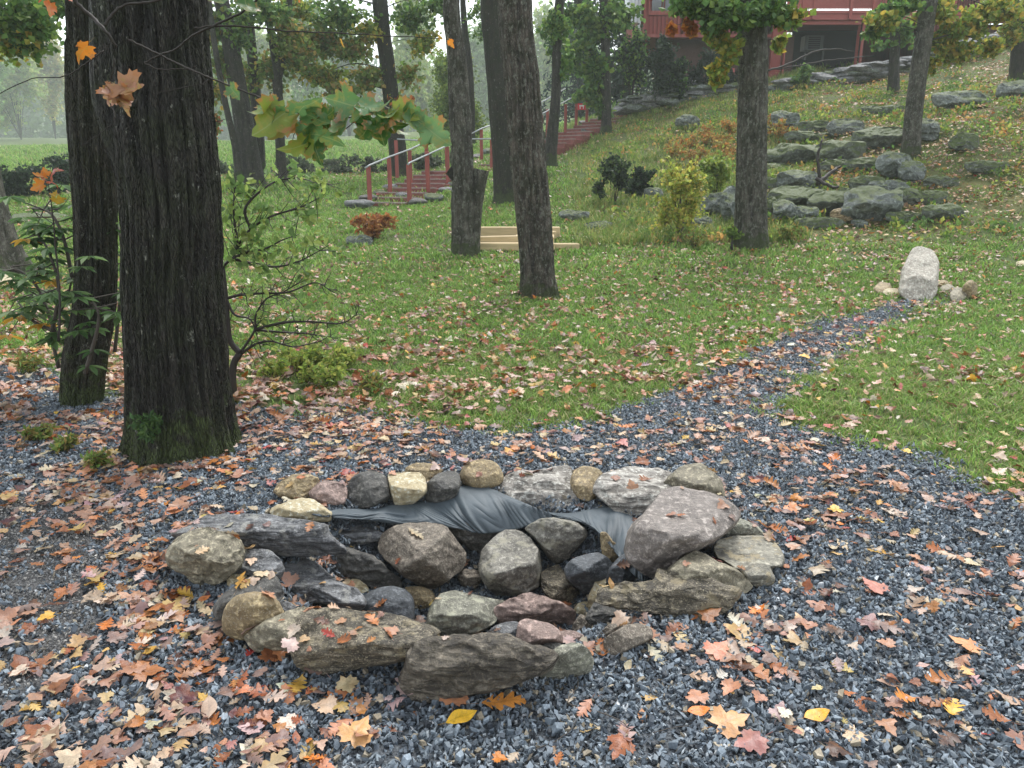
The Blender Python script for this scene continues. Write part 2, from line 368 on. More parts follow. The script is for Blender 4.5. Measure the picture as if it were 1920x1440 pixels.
gr = m.mix(m.ramp(n3, [(.35, 0.), (.7, 1.)]), (.04, .045, .052), (.17, .19, .21)); gt = m.mix(m.ramp(n3, [(.3, 0.), (.7, 1.)]), (.07, .07, .07), (.19, .19, .19))
c = m.mix(sp.outputs[2], turf, hillc); c = m.mix(sp.outputs[0], c, gr); c = m.mix(sp.outputs[1], c, gt)
MAT['ground'] = m.bsdf(c, .85, m.bump(m.math('ADD', n2, n3), .8, .02), .3)
tag(mk('ground', V, Fc, MAT['ground'], col=col), kind='structure')
# ---------------------------------------------------------------- rocks
ROCKV = []; ROCKF = []; _ro = [0]
def smin(a, b, k):
    h = np.clip(.5+.5*(b-a)/k, 0, 1); return b*(1-h)+a*h-k*h*(1-h)
def rock(name, outl, mat, label, H=None, round_=2.2, ve=None, seed=0, group=None, cat='stone', nrad=80, nring=20, Y=None, dep=1., nf=4, rough=1., sink=.0, base=None, solid=True, zoff=0., grow=1.07):
    """a stone: its outline stands on the ground, tilted back to height H, bulging towards and away from the viewer"""
    O = np.array(outl, float); O = O.mean(0)+(O-O.mean(0))*grow; ctr0 = (O.max(0)+O.min(0))/2; w = np.ptp(O[:, 0]); h = np.ptp(O[:, 1])
    pyb = O[:, 1].max(); pyt = O[:, 1].min(); pxb = ctr0[0]
    if Y is None: A = ground(pxb, pyb if base is None else base)
    else: A = at(pxb, pyb, Y)
    if base is not None: A = at(pxb, pyb, A.y)
    A = A+Vector((0, 0, -sink+zoff)) if (sink or zoff) else A
    m1 = mpp(A.y, pyb); rv = h*m1; wv = w*m1
    if H is None: H = min(rv, wv)*.75
    # point on the top pixel's ray at height A.z+H
    d = ray(pxb, pyt); T = (A.z+H-CAMH)/d[2] if d[2] < -.02 and (A.z+H) < CAMH-.05 else None
    if T is None or d[1]*T > A.y+max(rv*2.5, wv) or T*d[1] < A.y: B = at(pxb, pyt, A.y+max(.02, rv*.25))
    else: B = Vector((d[0]*T, d[1]*T, CAMH+d[2]*T))
    e1 = Vector((1, 0, 0)); e2 = (B-A).normalized(); nrm = e1.cross(e2)
    if nrm.y > 0: nrm = -nrm
    closed = np.vstack([O, O[:1]]); Q = np.vstack([O[-1:], O, O[:2]])
    pts = []
    seg = np.linalg.norm(np.diff(closed, axis=0), axis=1); cum = np.concatenate([[0], np.cumsum(seg)])
    for s in np.linspace(0, cum[-1], nrad, endpoint=False):
        i = min(np.searchsorted(cum, s, 'right')-1, len(O)-1); t = (s-cum[i])/max(seg[i], 1e-6)
        a, b, c, d_ = Q[i], Q[i+1], Q[i+2], Q[i+3]
        cr = .5*((2*b)+(-a+c)*t+(2*a-5*b+4*c-d_)*t*t+(-a+3*b-3*c+d_)*t**3); pts.append(cr*.6+(b+(c-b)*t)*.4)
    R = np.array(pts)
    # unproject outline onto the tilted plane
    def plane(p):
        D = np.stack([(p[:, 0]-960)/F, CP+(720-p[:, 1])/F*SP, -SP+(720-p[:, 1])/F*CP], 1); n = np.array(nrm)
        o = np.array([0, 0, CAMH]); t = ((np.array(A)-o)@n)/(D@n); return o+D*t[:, None]
    cen = R.mean(0); view = (np.array([0, 0, CAMH])-plane(cen[None])[0]); dist = np.linalg.norm(view); view /= dist
    mm = dist/F; rs = np.random.RandomState(seed+11)
    Dm = min(w, h)*.5*mm*dep*1.05
    if ve is not None:                                   # ve: where the front edge of the top face shows, 0 bottom .. 1 top
        pe = np.array([[cen[0], pyb-ve*(pyb-pyt)]]); X = plane(pe)[0]; de = ray(*pe[0])
        zt = A.z+H; te = (zt-CAMH)/de[2] if de[2] < 0 else 0
        E = np.array([de[0]*te, de[1]*te, zt]); Dm = np.clip(np.linalg.norm(E-X), min(w, h)*.25*mm, min(w, h)*.9*mm)
    planes = []
    for k in range(nf):
        a = 2*math.pi*(k+rs.rand())/max(nf, 1); g = .5+rs.rand()*.7; planes.append((math.cos(a)*g, math.sin(a)*g, .82+rs.rand()*.28))
    phi = np.linspace(.04, math.pi-.04, nring*2+1); Vs = []
    for p in phi:
        s = abs(math.sin(p)); s = s**.8; front = p < math.pi/2
        pos = cen+(R-cen)*s; base3 = plane(pos)
        u = (pos[:, 0]-ctr0[0])/(w/2); v = -(pos[:, 1]-ctr0[1])/(h/2)
        dome = (max(0, 1-s**round_))**(1/min(round_, 2.4)) if s < 1 else 0
        c = np.full(len(R), dome)
        if front:
            for (a, b, k) in planes: c = smin(c, np.full(len(R), k)-a*u*.8-b*v*.8, .06)
            if ve is not None:
                vv = ve*2-1; wob_ = rs.rand()*0
                c = smin(c, (1.02-v)/(1-vv+.05)*1.0, .05); c = smin(c, (v+1.05)/(vv+1.05)*1.0, .05)
            c = np.maximum(c, 0)*Dm
        else: c = -c*min(w, h)*.42*mm
        Vs.append(base3+view*c[:, None])
    V = np.vstack(Vs); sz = math.sqrt(w*h)*mm
    q = V/sz*2.2+seed*3.7
    n3 = np.stack([fbm(q, 4, 31), fbm(q, 4, 57), fbm(q, 4, 83)], 1)
    rid = 1-np.abs(fbm(q*np.array([1, 1, 2.2])*1.3, 4, 12))*2
    V = V+n3*sz*.06*rough+view*((rid-.6)*sz*.07*rough)[:, None]
    hf = np.stack([fbm(q*6, 3, 131), fbm(q*6, 3, 157), fbm(q*6, 3, 183)], 1); V = V+hf*sz*.02*rough
    n = nrad; K = len(phi); Fc = [(i*n+k, (i+1)*n+k, (i+1)*n+(k+1) % n, i*n+(k+1) % n) for i in range(K-1) for k in range(n)]
    Fc.append(tuple(range(n))); Fc.append(tuple(range((K-1)*n, K*n))[::-1])
    o = mk(name, V, Fc, MAT[mat] if isinstance(mat, str) else mat, origin=tuple(A)); tag(o, label, cat, group)
    if solid: ROCKV.append(V); ROCKF.extend([[i+_ro[0] for i in f] for f in Fc[:-2]]); _ro[0] += len(V)
    return o
def c1(*p): return [(300+x/2.881, 840+y/2.881) for x, y in p]
def c2(*p): return [(860+x/2.88, 840+y/2.88) for x, y in p]
G = 'stones of the ring'
RING = [
 (c1((615,235),(650,185),(720,150),(800,145),(850,170),(845,215),(810,255),(760,285),(690,275),(640,255)), 'tan', 'brown angular cobble at the left end of the back row', {}),
 (c1((810,240),(850,200),(900,180),(960,185),(1000,210),(1010,250),(995,300),(950,310),(890,300),(830,275)), 'pink', 'pinkish granite cobble in the back row beside the brown end cobble', {}),
 (c1((1010,230),(1035,170),(1080,140),(1150,130),(1210,150),(1240,200),(1235,260),(1190,300),(1120,320),(1050,315),(1015,285)), 'dark', 'rounded dark grey cobble in the back row beside the pinkish granite', {}),
 (c1((1238,145),(1300,135),(1400,135),(1430,165),(1438,230),(1400,270),(1320,320),(1280,310),(1250,240)), 'cream', 'bright cream blocky stone hanging over the black fabric', dict(ve=.5, round_=3.5, zoff=.02)),
 (c1((1450,190),(1500,150),(1560,133),(1605,145),(1615,200),(1600,250),(1560,290),(1480,310),(1445,295),(1443,240)), 'dark', 'small dark blocky stone on the fabric right of the bright cream stone', dict(ve=.6, round_=3, zoff=.02)),
 (c1((1330,115),(1370,88),(1430,82),(1490,95),(1520,120),(1510,160),(1450,185),(1400,180),(1350,165)), 'tan', 'yellowish cobble tucked behind the bright cream stone', {}),
 (c2((12,150),(30,105),(70,75),(130,65),(190,80),(225,120),(235,165),(210,200),(150,215),(80,215),(30,190)), 'tan', 'smooth round tan cobble standing highest above the black fabric', dict(nf=1, rough=.5, zoff=.02)),
 (c2((200,310),(215,230),(250,160),(330,125),(430,120),(560,95),(600,110),(615,190),(640,250),(635,290),(580,335),(500,350),(420,345),(300,345),(215,325)), 'pale', 'large pale craggy block in the middle of the back row', dict(ve=.62, round_=4, H=.13, nf=5, rough=1.3)),
 (c2((610,180),(625,130),(670,105),(730,108),(770,130),(780,190),(750,250),(700,285),(655,270),(620,235)), 'tan', 'egg shaped tan cobble between two pale blocks of the back row', dict(rough=.6)),
 (c2((740,245),(750,190),(800,140),(900,115),(1050,112),(1130,130),(1160,170),(1130,230),(1060,290),(1000,345),(900,362),(860,340),(800,290)), 'pale', 'flat pale wrinkled stone in the back row over the fabric end', dict(ve=.5, round_=4, H=.11)),
 (c2((1095,200),(1150,150),(1200,110),(1270,92),(1320,95),(1380,140),(1415,180),(1425,270),(1370,275),(1280,260),(1200,235),(1110,215)), 'olive', 'yellow olive block at the right end of the back row', dict(ve=.45, round_=3)),
 (c2((925,490),(950,420),(1000,360),(1060,290),(1110,235),(1200,225),(1300,250),(1400,280),(1470,320),(1490,360),(1450,420),(1380,480),(1300,530),(1200,580),(1150,670),(1080,690),(1000,650),(940,590),(920,540)), 'purple', 'largest smooth purple grey boulder at the right side of the ring', dict(ve=.42, round_=3, H=.26, nrad=120, nring=30, nf=3, rough=.7)),
 (c2((1280,400),(1290,370),(1340,360),(1385,375),(1380,410),(1320,440),(1285,435)), 'dark', 'small dark stone perched on the purple grey boulder', dict(Y=2.98, H=.05)),
 (c2((1300,375),(1400,362),(1500,385),(1600,420),(1640,465),(1560,490),(1480,495),(1430,480),(1380,450),(1330,420)), 'lichen', 'thin grey wedge stone on the right rim above the large pale flat stone', dict(ve=.5, H=.07)),
 (c2((1310,450),(1345,420),(1375,440),(1385,500),(1370,540),(1330,550),(1305,510)), 'brown', 'small brown egg stone wedged right of the purple grey boulder', {}),
 (c2((1390,540),(1420,500),(1520,480),(1640,480),(1700,510),(1745,580),(1740,640),(1690,650),(1705,710),(1680,740),(1600,740),(1540,690),(1440,610),(1400,590)), 'flat', 'large pale streaked flat stone at the right edge of the ring', dict(ve=.22, round_=5, H=.07, nf=1, rough=.6)),
 (c2((1150,660),(1190,620),(1280,570),(1340,580),(1400,620),(1480,650),(1540,690),(1575,740),(1550,775),(1480,790),(1400,780),(1300,740),(1170,700)), 'olive', 'pointed olive brown rock behind the long golden slab', dict(ve=.5, round_=3, H=.13, nf=5)),
 (c2((755,830),(780,750),(900,730),(1050,720),(1080,670),(1150,680),(1300,710),(1450,745),(1500,770),(1440,850),(1380,890),(1240,925),(1100,900),(1000,880),(850,860)), 'gold', 'long golden streaked slab across the right front of the ring', dict(ve=.72, round_=4, H=.12, nrad=120, nring=26, nf=3, rough=1.3)),
 (c2((700,850),(710,790),(745,705),(795,705),(795,740),(765,800),(745,850),(715,880)), 'cream', 'narrow cream stone leaning on the left tip of the golden slab', dict(round_=3, H=.12)),
 (c2((700,880),(750,830),(850,850),(960,880),(890,930),(800,985),(730,960),(690,920)), 'dark', 'dark wedge stone under the golden slab', dict(ve=.7, round_=3)),
 (c2((625,950),(660,900),(710,930),(760,990),(700,1005),(650,1000),(620,980)), 'brown', 'brown triangular stone left of the dark wedge stone', {}),
 (c2((790,1040),(830,1000),(900,960),(960,950),(1030,970),(1040,1020),(960,1070),(860,1115),(800,1115)), 'brown', 'loose oblong brown stone lying out on the gravel in front of the golden slab', dict(rough=.6, round_=3)),
 (c2((770,990),(850,930),(930,915),(920,960),(850,1000),(790,1020)), 'brown', 'flat sliver of stone between the loose oblong stone and the dark wedge', {}),
 (c2((440,1200),(480,1120),(550,1065),(640,1060),(700,1100),(720,1160),(700,1210),(620,1240),(540,1250),(460,1240)), 'lichen', 'green grey lichened block leaning at the right of the front boulder', dict(ve=.75, round_=3, H=.13)),
 (c2((315,1060),(330,950),(370,930),(480,950),(540,990),(555,1050),(460,1070),(400,1085),(330,1075)), 'pink', 'flat pinkish brown stone in the front of the ring', dict(ve=.35, round_=4, H=.09, rough=.5, nf=1)),
 (c2((530,1000),(600,985),(670,1010),(650,1050),(570,1060)), 'pink', 'small pinkish stone right of the flat pinkish brown one', dict(rough=.5)),
 (c2((160,1000),(210,960),(290,940),(320,960),(310,1050),(240,1060),(170,1040)), 'slate', 'small dark speckled stone left of the flat pinkish brown one', dict(ve=.5)),
 (c2((210,890),(270,830),(370,790),(450,800),(560,850),(625,890),(600,960),(540,965),(480,955),(320,950),(230,940)), 'pink', 'rusty purple angular rock in the middle of the pit front', dict(ve=.6, round_=3, H=.14, nf=6, rough=1.4)),
 (c2((118,650),(135,560),(190,490),(250,445),(320,450),(370,490),(420,560),(430,680),(420,740),(330,770),(220,795),(160,740),(130,690)), 'grey', 'upright grey green boulder in the centre of the pit', dict(ve=.32, round_=3, H=.25, nrad=100, nring=26, nf=3)),
 (c2((375,435),(420,400),(500,385),(600,395),(670,430),(680,470),(640,530),(580,600),(520,615),(460,550),(400,470)), 'grey', 'grey brown wedge leaning point down under the black fabric', dict(round_=3, H=.22, nf=3)),
 ([(845,985),(880,975),(910,980),(930,990),(932,1010),(908,1032),(880,1028),(855,1005)], 'dark', 'dark stone under the fabric left of the grey brown wedge', dict(H=.17)),
 (c2((765,470),(800,460),(850,510),(890,560),(860,620),(820,625),(780,570)), 'tan', 'brown cobble hidden in the dark hole under the fabric end', dict(H=.15)),
 (c2((580,650),(630,600),(740,568),(800,600),(830,650),(800,740),(700,795),(640,750),(590,700)), 'blue', 'blue grey wedge boulder in the right of the pit', dict(ve=.6, round_=3, H=.2, nf=3, rough=.6)),
 (c2((800,720),(820,650),(900,570),(950,590),(985,660),(975,730),(850,750)), 'blue', 'dark rounded boulder right of the blue grey wedge', dict(H=.17, rough=.6)),
 (c2((445,690),(480,660),(540,640),(600,720),(650,780),(655,830),(600,860),(520,830),(460,770)), 'gold', 'golden brown angular stone right of the upright grey green boulder', dict(ve=.45, round_=3, H=.12, nf=4)),
 ([(859,1080),(872,1068),(895,1070),(903,1085),(890,1103),(868,1098)], 'brown', 'small stone between the two biggest pit boulders', dict(H=.08)),
 ([(803,1185),(812,1140),(830,1118),(860,1112),(900,1118),(938,1130),(935,1150),(915,1175),(880,1190),(840,1194)], 'lichen', 'pale lichened block with a red leaf on top in the pit front', dict(ve=.4, round_=4, H=.12)),
 (c1((1190,530),(1215,470),(1300,430),(1420,420),(1510,430),(1580,500),(1635,580),(1625,650),(1560,700),(1500,740),(1440,755),(1350,700),(1250,620),(1200,570)), 'brown', 'big rounded brown boulder at the back left of the pit', dict(ve=.5, round_=2.6, H=.26, nrad=110, nring=28, nf=3, rough=.8)),
 (c1((950,640),(965,555),(1020,545),(1110,570),(1180,610),(1240,670),(1290,710),(1290,755),(1170,765),(1120,740),(1050,720),(970,700)), 'dark', 'dark leaning slab left of the big rounded brown boulder', dict(ve=.75, round_=3.5, H=.17)),
 (c1((920,430),(1000,410),(1100,420),(1200,460),(1210,490),(1120,510),(1020,520),(950,490)), 'slate', 'thin flat grey stone under the left end of the fabric', dict(ve=.3, H=.06, round_=5)),
 (c1((600,345),(640,310),(730,280),(820,275),(880,310),(920,350),(915,390),(870,400),(800,390),(720,380),(620,365)), 'cream', 'cream and tan stone behind the long dark slab', dict(ve=.4)),
 (c1((100,460),(200,410),(300,370),(450,360),(600,370),(800,400),(890,420),(900,460),(990,530),(985,560),(900,570),(740,580),(600,570),(460,555),(300,520),(150,490)), 'slate', 'long dark slab with a pale top edge at the upper left', dict(ve=.58, round_=6, H=.15, nrad=130, nring=26, nf=1)),
 (c1((60,590),(90,520),(180,460),(280,450),(380,470),(430,500),(455,560),(440,610),(380,680),(270,730),(200,730),(150,680),(80,640)), 'olive', 'knobbly olive tan boulder at the far left of the ring', dict(ve=.55, round_=3, H=.19, nf=5, rough=1.6, nrad=110, nring=26)),
 (c1((425,680),(440,590),(500,555),(580,560),(640,600),(665,660),(620,710),(520,730),(430,740)), 'slate', 'upright slate piece right of the knobbly olive boulder', dict(ve=.35, round_=3.5, H=.15)),
 (c1((300,880),(330,820),(400,770),(500,710),(610,690),(650,750),(655,800),(620,850),(560,860),(450,880),(370,900),(345,960),(310,930)), 'dark', 'dark curved slate behind the round tan cobble', dict(ve=.5, round_=3, H=.13)),
 (c1((365,710),(400,680),(450,680),(470,700),(430,740),(380,760)), 'cream', 'small whitish stone under the knobbly olive boulder', dict(rough=1.5)),
 (c1((630,640),(660,600),(740,580),(830,620),(920,680),(980,730),(1050,770),(1090,830),(1060,880),(980,870),(860,840),(740,840),(660,790),(635,730)), 'slate', 'large blue grey slab sloping into the left of the pit', dict(ve=.25, round_=5, H=.14, nrad=110, nring=26, nf=2)),
 (c1((980,730),(1060,710),(1110,740),(1120,770),(1060,790),(1010,770)), 'cream', 'small cream stone behind the blue grey slab', {}),
 (c1((1080,840),(1110,800),(1170,765),(1250,752),(1320,770),(1360,820),(1360,930),(1290,950),(1180,930),(1100,900)), 'blue', 'smooth round blue grey stone behind the long front slab', dict(rough=.4, nf=1, round_=2.4, H=.12)),
 (c1((1330,760),(1400,750),(1460,770),(1485,820),(1450,860),(1380,870),(1345,830)), 'tan', 'small tan cobble right of the smooth round blue grey stone', dict(rough=.6)),
 (c1((345,920),(365,850),(420,800),(500,785),(580,795),(640,840),(660,890),(640,950),(580,990),(450,1035),(390,1020),(350,980)), 'tan', 'round speckled tan cobble at the left front of the ring', dict(nf=1, rough=.5, H=.18, nrad=100, nring=26)),
 (c1((620,830),(680,830),(760,870),(740,910),(680,930),(640,890)), 'slate', 'flat grey stone behind the round speckled tan cobble', {}),
 (c1((470,1020),(530,970),(640,910),(740,870),(800,870),(830,890),(770,940),(750,1000),(740,1100),(640,1110),(540,1100),(490,1060)), 'olive', 'olive angular stone between the round tan cobble and the front slab', dict(ve=.5, round_=3, H=.13)),
 (c1((725,1090),(730,1000),(760,930),(830,890),(950,880),(1100,890),(1290,920),(1400,960),(1480,1000),(1430,1040),(1370,1110),(1250,1150),(1100,1180),(950,1220),(830,1225),(760,1180)), 'gold', 'largest long slab with a broken pale edge at the front left', dict(ve=.48, round_=6, H=.17, nrad=150, nring=32, nf=1)),
 ([(758,1270),(765,1235),(785,1205),(830,1190),(920,1192),(985,1212),(1022,1222),(1035,1232),(1000,1262),(930,1290),(860,1302),(790,1318),(765,1300)], 'gold', 'dark hulking boulder nearest the viewer at the front', dict(ve=.7, round_=3.5, H=.20, nrad=140, nring=30, nf=4, rough=1.2)),
 ([(1010,1215),(1040,1205),(1055,1215),(1045,1235),(1020,1238)], 'dark', 'small black stone behind the green grey lichened block', {}),
 (c2((610,890),(650,840),(700,835),(715,880),(670,915),(620,915)), 'cream', 'small whitish stone at the foot of the narrow cream stone', {}),
]
_dk = rock_mat('dark_brown_hulking_rock', (.045, .038, .03), (.11, .095, .072), .4, (.3, .25, .17), strata=.8); MAT['hulk'] = _dk
for k, (O, mt, lb, kw) in enumerate(RING):
    if 'hulking' in lb: mt = 'hulk'
    rock('ring_stone', O, mt, lb, seed=k, group=G, **kw)
# standing stone at the head of the path and its small companions
rock('standing_stone', [(1688,545),(1692,520),(1700,490),(1712,470),(1728,465),(1745,470),(1756,490),(1758,520),(1756,548),(1745,560),(1715,562),(1695,556)], 'monolith', 'tall pale standing stone with rounded top at the end of the path', H=.62, seed=90, nrad=90, nring=24, rough=.75, nf=3, cat='standing stone', zoff=-.03)
GS = 'small stones around the standing stone'
for k, (a, lb, mt) in enumerate([((1640,530,1672,552), 'small brown stone left of the pale standing stone', 'tan'), ((1655,540,1690,555), 'small pinkish stone touching the left foot of the pale standing stone', 'cream'),
        ((1757,525,1778,540), 'small tan stone just right of the pale standing stone', 'tan'), ((1762,533,1790,550), 'low grey stone right of the pale standing stone', 'olive'),
        ((1780,540,1812,566), 'tan wedge stone leaning at the right of the pale standing stone', 'olive'), ((1803,527,1834,560), 'brown round stone farthest right of the pale standing stone', 'tan')]):
    x0, y0, x1, y1 = a; t = np.linspace(0, 2*math.pi, 10)[:-1]; rs = np.random.RandomState(k+50)
    O = [((x0+x1)/2+math.cos(q)*(x1-x0)/2*(.85+.25*rs.rand()), (y0+y1)/2+math.sin(q)*(y1-y0)/2*(.85+.25*rs.rand())) for q in t]
    rock('small_stone', O, mt, lb, seed=200+k, group=GS, nrad=30, nring=8)
def boxrock(a, mt, lb, k, name='boulder', grp=None, cat='boulder', nrad=56, nring=14, **kw):
    x0, y0, x1, y1 = a; rs = np.random.RandomState(k+77); t = np.linspace(0, 2*math.pi, 11)[:-1]
    O = []
    for q in t:
        cx, cy = math.cos(q), math.sin(q); s = 1/max(abs(cx), abs(cy))**.45; r = .86+.2*rs.rand()
        O.append(((x0+x1)/2+cx*s*(x1-x0)/2*r, (y0+y1)/2+cy*s*(y1-y0)/2*r))
    return rock(name, O, mt, lb, seed=300+k, group=grp, cat=cat, nrad=nrad, nring=nring, **kw)
GB = 'boulders on the hillside'
HB = [((1455,348,1540,392), 'mossy', 'big mossy topped boulder right of the largest oak on the slope foot', dict(ve=.5, round_=4)),
 ((1487,386,1530,414), 'hillrock', 'square grey block in front of the big mossy topped boulder', dict(ve=.8, round_=5)),
 ((1453,375,1488,416), 'hillrock', 'grey upright block left of the square grey block', dict(ve=.7, round_=4)),
 ((1530,355,1605,400), 'mossy', 'dark mossy rock beside the big mossy topped boulder', dict(ve=.6)),
 ((1590,350,1680,408), 'hillrock', 'long leaning boulder sprinkled with yellow leaves', dict(ve=.55, round_=3.5)),
 ((1680,352,1720,382), 'mossy', 'dark green rock at the right end of the leaning boulder', {}),
 ((1465,317,1530,352), 'hillrock', 'grey wedge boulder above the big mossy topped boulder', dict(ve=.6)),
 ((1320,362,1368,402), 'hillrock', 'grey boulder right of the yellow bush', {}),
 ((1356,352,1384,418), 'hillrock', 'tall blue grey stone touching the left of the largest oak', dict(ve=.6)),
 ((1436,370,1456,412), 'mossy', 'dark stone touching the right of the largest oak', {}),
 ((1295,405,1335,432), 'hillrock', 'low dark stone at the foot of the yellow bush', {}),
 ((1208,350,1242,378), 'hillrock', 'dark round stone behind the left of the yellow bush', {}),
 ((1440,270,1535,310), 'mossy', 'long mossy ledge rock left part on the middle slope', dict(ve=.85, round_=5)),
 ((1538,262,1612,302), 'mossy', 'mossy ledge rock middle part beside the dark crack', dict(ve=.85, round_=5)),
 ((1612,238,1698,280), 'mossy', 'mossy ledge rock right part reaching the leaning oak', dict(ve=.75, round_=5)),
 ((1652,285,1700,330), 'hillrock', 'grey block below the leaning oak', dict(ve=.7)),
 ((1690,302,1728,336), 'hillrock', 'pale grey rounded rock below and right of the leaning oak', {}),
 ((1636,336,1696,362), 'hillrock', 'pale grey low rock above the leaning boulder', {}),
 ((1600,330,1650,356), 'mossy', 'green mossy mound above the leaning boulder', {}),
 ((1735,383,1800,408), 'mossy', 'low bright mossy rock at the right foot of the slope', dict(ve=.6)),
 ((1726,222,1756,262), 'hillrock', 'grey round boulder touching the right side of the leaning oak', {}),
 ((1745,172,1860,204), 'hillrock', 'long dark flat boulder high on the right slope', dict(ve=.5, round_=5)),
 ((1870,150,1960,186), 'hillrock', 'big flat boulder at the right edge of the picture under the edge tree', dict(ve=.5, round_=5)),
 ((1452,208,1492,244), 'hillrock', 'dark round boulder just right of the largest oak trunk high up', {}),
 ((1268,215,1312,240), 'hillrock', 'pale boulder alone in the tall grass left of the largest oak', {}),
 ((1560,222,1612,250), 'hillrock', 'dark rock above the mossy ledge', {}),
 ((1480,246,1560,262), 'mossy', 'dark flat rock above the left part of the mossy ledge', {}),
 ((1050,394,1108,414), 'hillrock', 'flat grey rock in the lawn right of the timber border', dict(ve=.5)),
 ((1092,415,1148,434), 'hillrock', 'lower flat grey rock in the lawn right of the timber border', dict(ve=.6)),
 ((25,398,128,416), 'hillrock', 'long low grey boulder at the left between trunks', dict(ve=.5)),
 ((-40,512,28,536), 'cream', 'pale stone at the left edge beside the flared trunk', {}),
 ((650,440,700,462), 'hillrock', 'small grey rock beside the dead orange fern on the lawn', {}),
 ((1740,330,1790,350), 'mossy', 'half buried mossy rock on the leafy right slope', {}),
 ((1600,412,1625,424), 'hillrock', 'small stone at the slope foot below the leaning boulder', {}),
 ((1560,390,1600,414), 'tan', 'small rusty rock between the grey block and the leaning boulder', {}),
 ((1788,250,1830,280), 'mossy', 'dark rock bedded in leaves high on the right slope', {}),
 ((1500,408,1570,424), 'mossy', 'long low mossy log like rock at the slope foot', {}),
 ((1905,488,1945,500), 'cream', 'small pale stone on the lawn at the right edge', {}),
 ((1385,300,1425,330), 'mossy', 'mossy rock behind the left side of the largest oak', dict(nf=6)),
 ((1570,352,1600,384), 'mossy', 'dark angular rock between the two biggest slope boulders', dict(nf=7)), ((1512,330,1552,352), 'hillrock', 'angular rock behind the big mossy topped boulder', dict(nf=7)),
 ((1545,300,1600,318), 'mossy', 'low mossy rock just under the ledge crack', dict(nf=6)), ((1590,296,1650,316), 'mossy', 'long mossy rock under the right ledge', dict(nf=6)),
 ((1440,306,1480,324), 'mossy', 'mossy rock under the left end of the ledge', dict(nf=6)), ((1624,362,1668,388), 'hillrock', 'angular rock on the shoulder of the leaning boulder', dict(nf=7)),
 ((1404,330,1450,360), 'mossy', 'rock hidden behind the largest oak', dict(nf=7)), ((1668,396,1720,414), 'mossy', 'low dark rock at the foot right of the leaning boulder', dict(nf=6)),
 ((1720,356,1770,380), 'mossy', 'mossy angular rock between the leaning boulder and the bright mossy rock', dict(nf=7)), ((1500,226,1550,246), 'mossy', 'small mossy rock above the left ledge', dict(nf=6)),
 ((1660,196,1700,212), 'mossy', 'low rock uphill of the leaning oak on its left', dict(nf=6)), ((1616,200,1664,216), 'mossy', 'low rock in leaves between two slope oaks', dict(nf=6)),
 ((1820,300,1880,322), 'mossy', 'mossy rock sunk in leaves near the right edge', dict(nf=6)), ((1425,236,1450,256), 'mossy', 'small rock touching the oak above the ferns', dict(nf=6)),
 ((1405,745,1440,752), 'slate', 'small flat dark stone at the path edge', {}),
 ((640,712,668,722), 'slate', 'small flat grey stone in the leaf litter behind the pit', {}),
]
for k, (a, mt, lb, kw) in enumerate(HB):
    kw = dict(kw); kw.setdefault('nf', 5); kw.setdefault('round_', 5); kw.setdefault('rough', 1.5)
    if 180 < a[1] < 420 and a[0] > 1300: cw_ = (a[2]-a[0])*.14; a = (a[0]-cw_, a[1], a[2]+cw_, a[3]+3); kw['zoff'] = -.07; kw['nrad'] = 64
    boxrock(a, mt, lb, k, grp=GB if 20 > a[1] or a[1] < 440 else None, solid=False, **kw)
# black landscape fabric hanging over the back wall of the pit
up = np.array([(560,958),(600,958),(650,955),(700,955),(740,945),(800,938),(850,915),(900,912),(940,925),(985,955),(1035,962),(1075,962),(1110,955),(1150,950),(1190,965)], float)
lo = np.array([(600,968),(640,972),(690,975),(750,984),(850,990),(900,1000),(950,996),(1000,984),(1045,972),(1075,976),(1110,985),(1130,1005),(1150,1030),(1180,1070),(1215,1098)], float)
NU, NV = 620, 26; U = spline(np.c_[up, up[:, :1]*0], NU)[:, :2]; Lw = spline(np.c_[lo, lo[:, :1]*0], NU)[:, :2]; V = []
KU = np.linspace(0, NU-1, 34).astype(int); KT = np.linspace(0, 1, 6)
YG = np.array([[ground(*(U[i]*(1-t)+Lw[i]*t)).y for i in KU] for t in KT])
YG = np.minimum.accumulate(YG, 0)
for j in range(NV):
    t = j/(NV-1); a = min(int(t*5), 4); row = YG[a]*(1-(t*5-a))+YG[a+1]*(t*5-a); row = np.convolve(np.pad(row, 2, 'edge'), np.ones(5)/5, 'valid')
    for i in range(NU):
        p = U[i]*(1-t)+Lw[i]*t; Yg = float(np.interp(i, KU, row)); s = i/NU
        ph = (s*88+t*(9+5*math.sin(s*13)+3*math.sin(s*37))+3.5*math.sin(s*19)+1.3*math.sin(s*61+t*4)); am = .6+.4*math.sin(s*31+t*3); pl = abs(math.sin(ph))**.8*.017*am+abs(math.sin(ph*2.3+1))*.007+abs(math.sin(ph*.37+t*2))*.02
        e = math.sin(min(1, t*1.3+.05)*math.pi*.5)
        q = at(p[0], p[1], Yg-.03-.05*e-pl*e); V.append((q.x, q.y, q.z))
Fc = np.array([(j*NU+i, j*NU+i+1, (j+1)*NU+i+1, (j+1)*NU+i) for j in range(NV-1) for i in range(NU-1)])
m = M_('black_landscape_fabric'); n1 = m.noise(300, 3); n2 = m.noise(12, 4)
MAT['fabric'] = m.bsdf(m.mix(n2, (.045, .058, .068), (.105, .132, .15)), .55, m.bump(n1, .4, .002), .4)
o = mk('landscape_fabric', V, Fc, MAT['fabric'], origin=V[0]); tag(o, 'pleated black landscape fabric draped between the back stones and the pit', 'fabric')
sm = o.modifiers.new('thickness', 'SOLIDIFY'); sm.thickness = .003
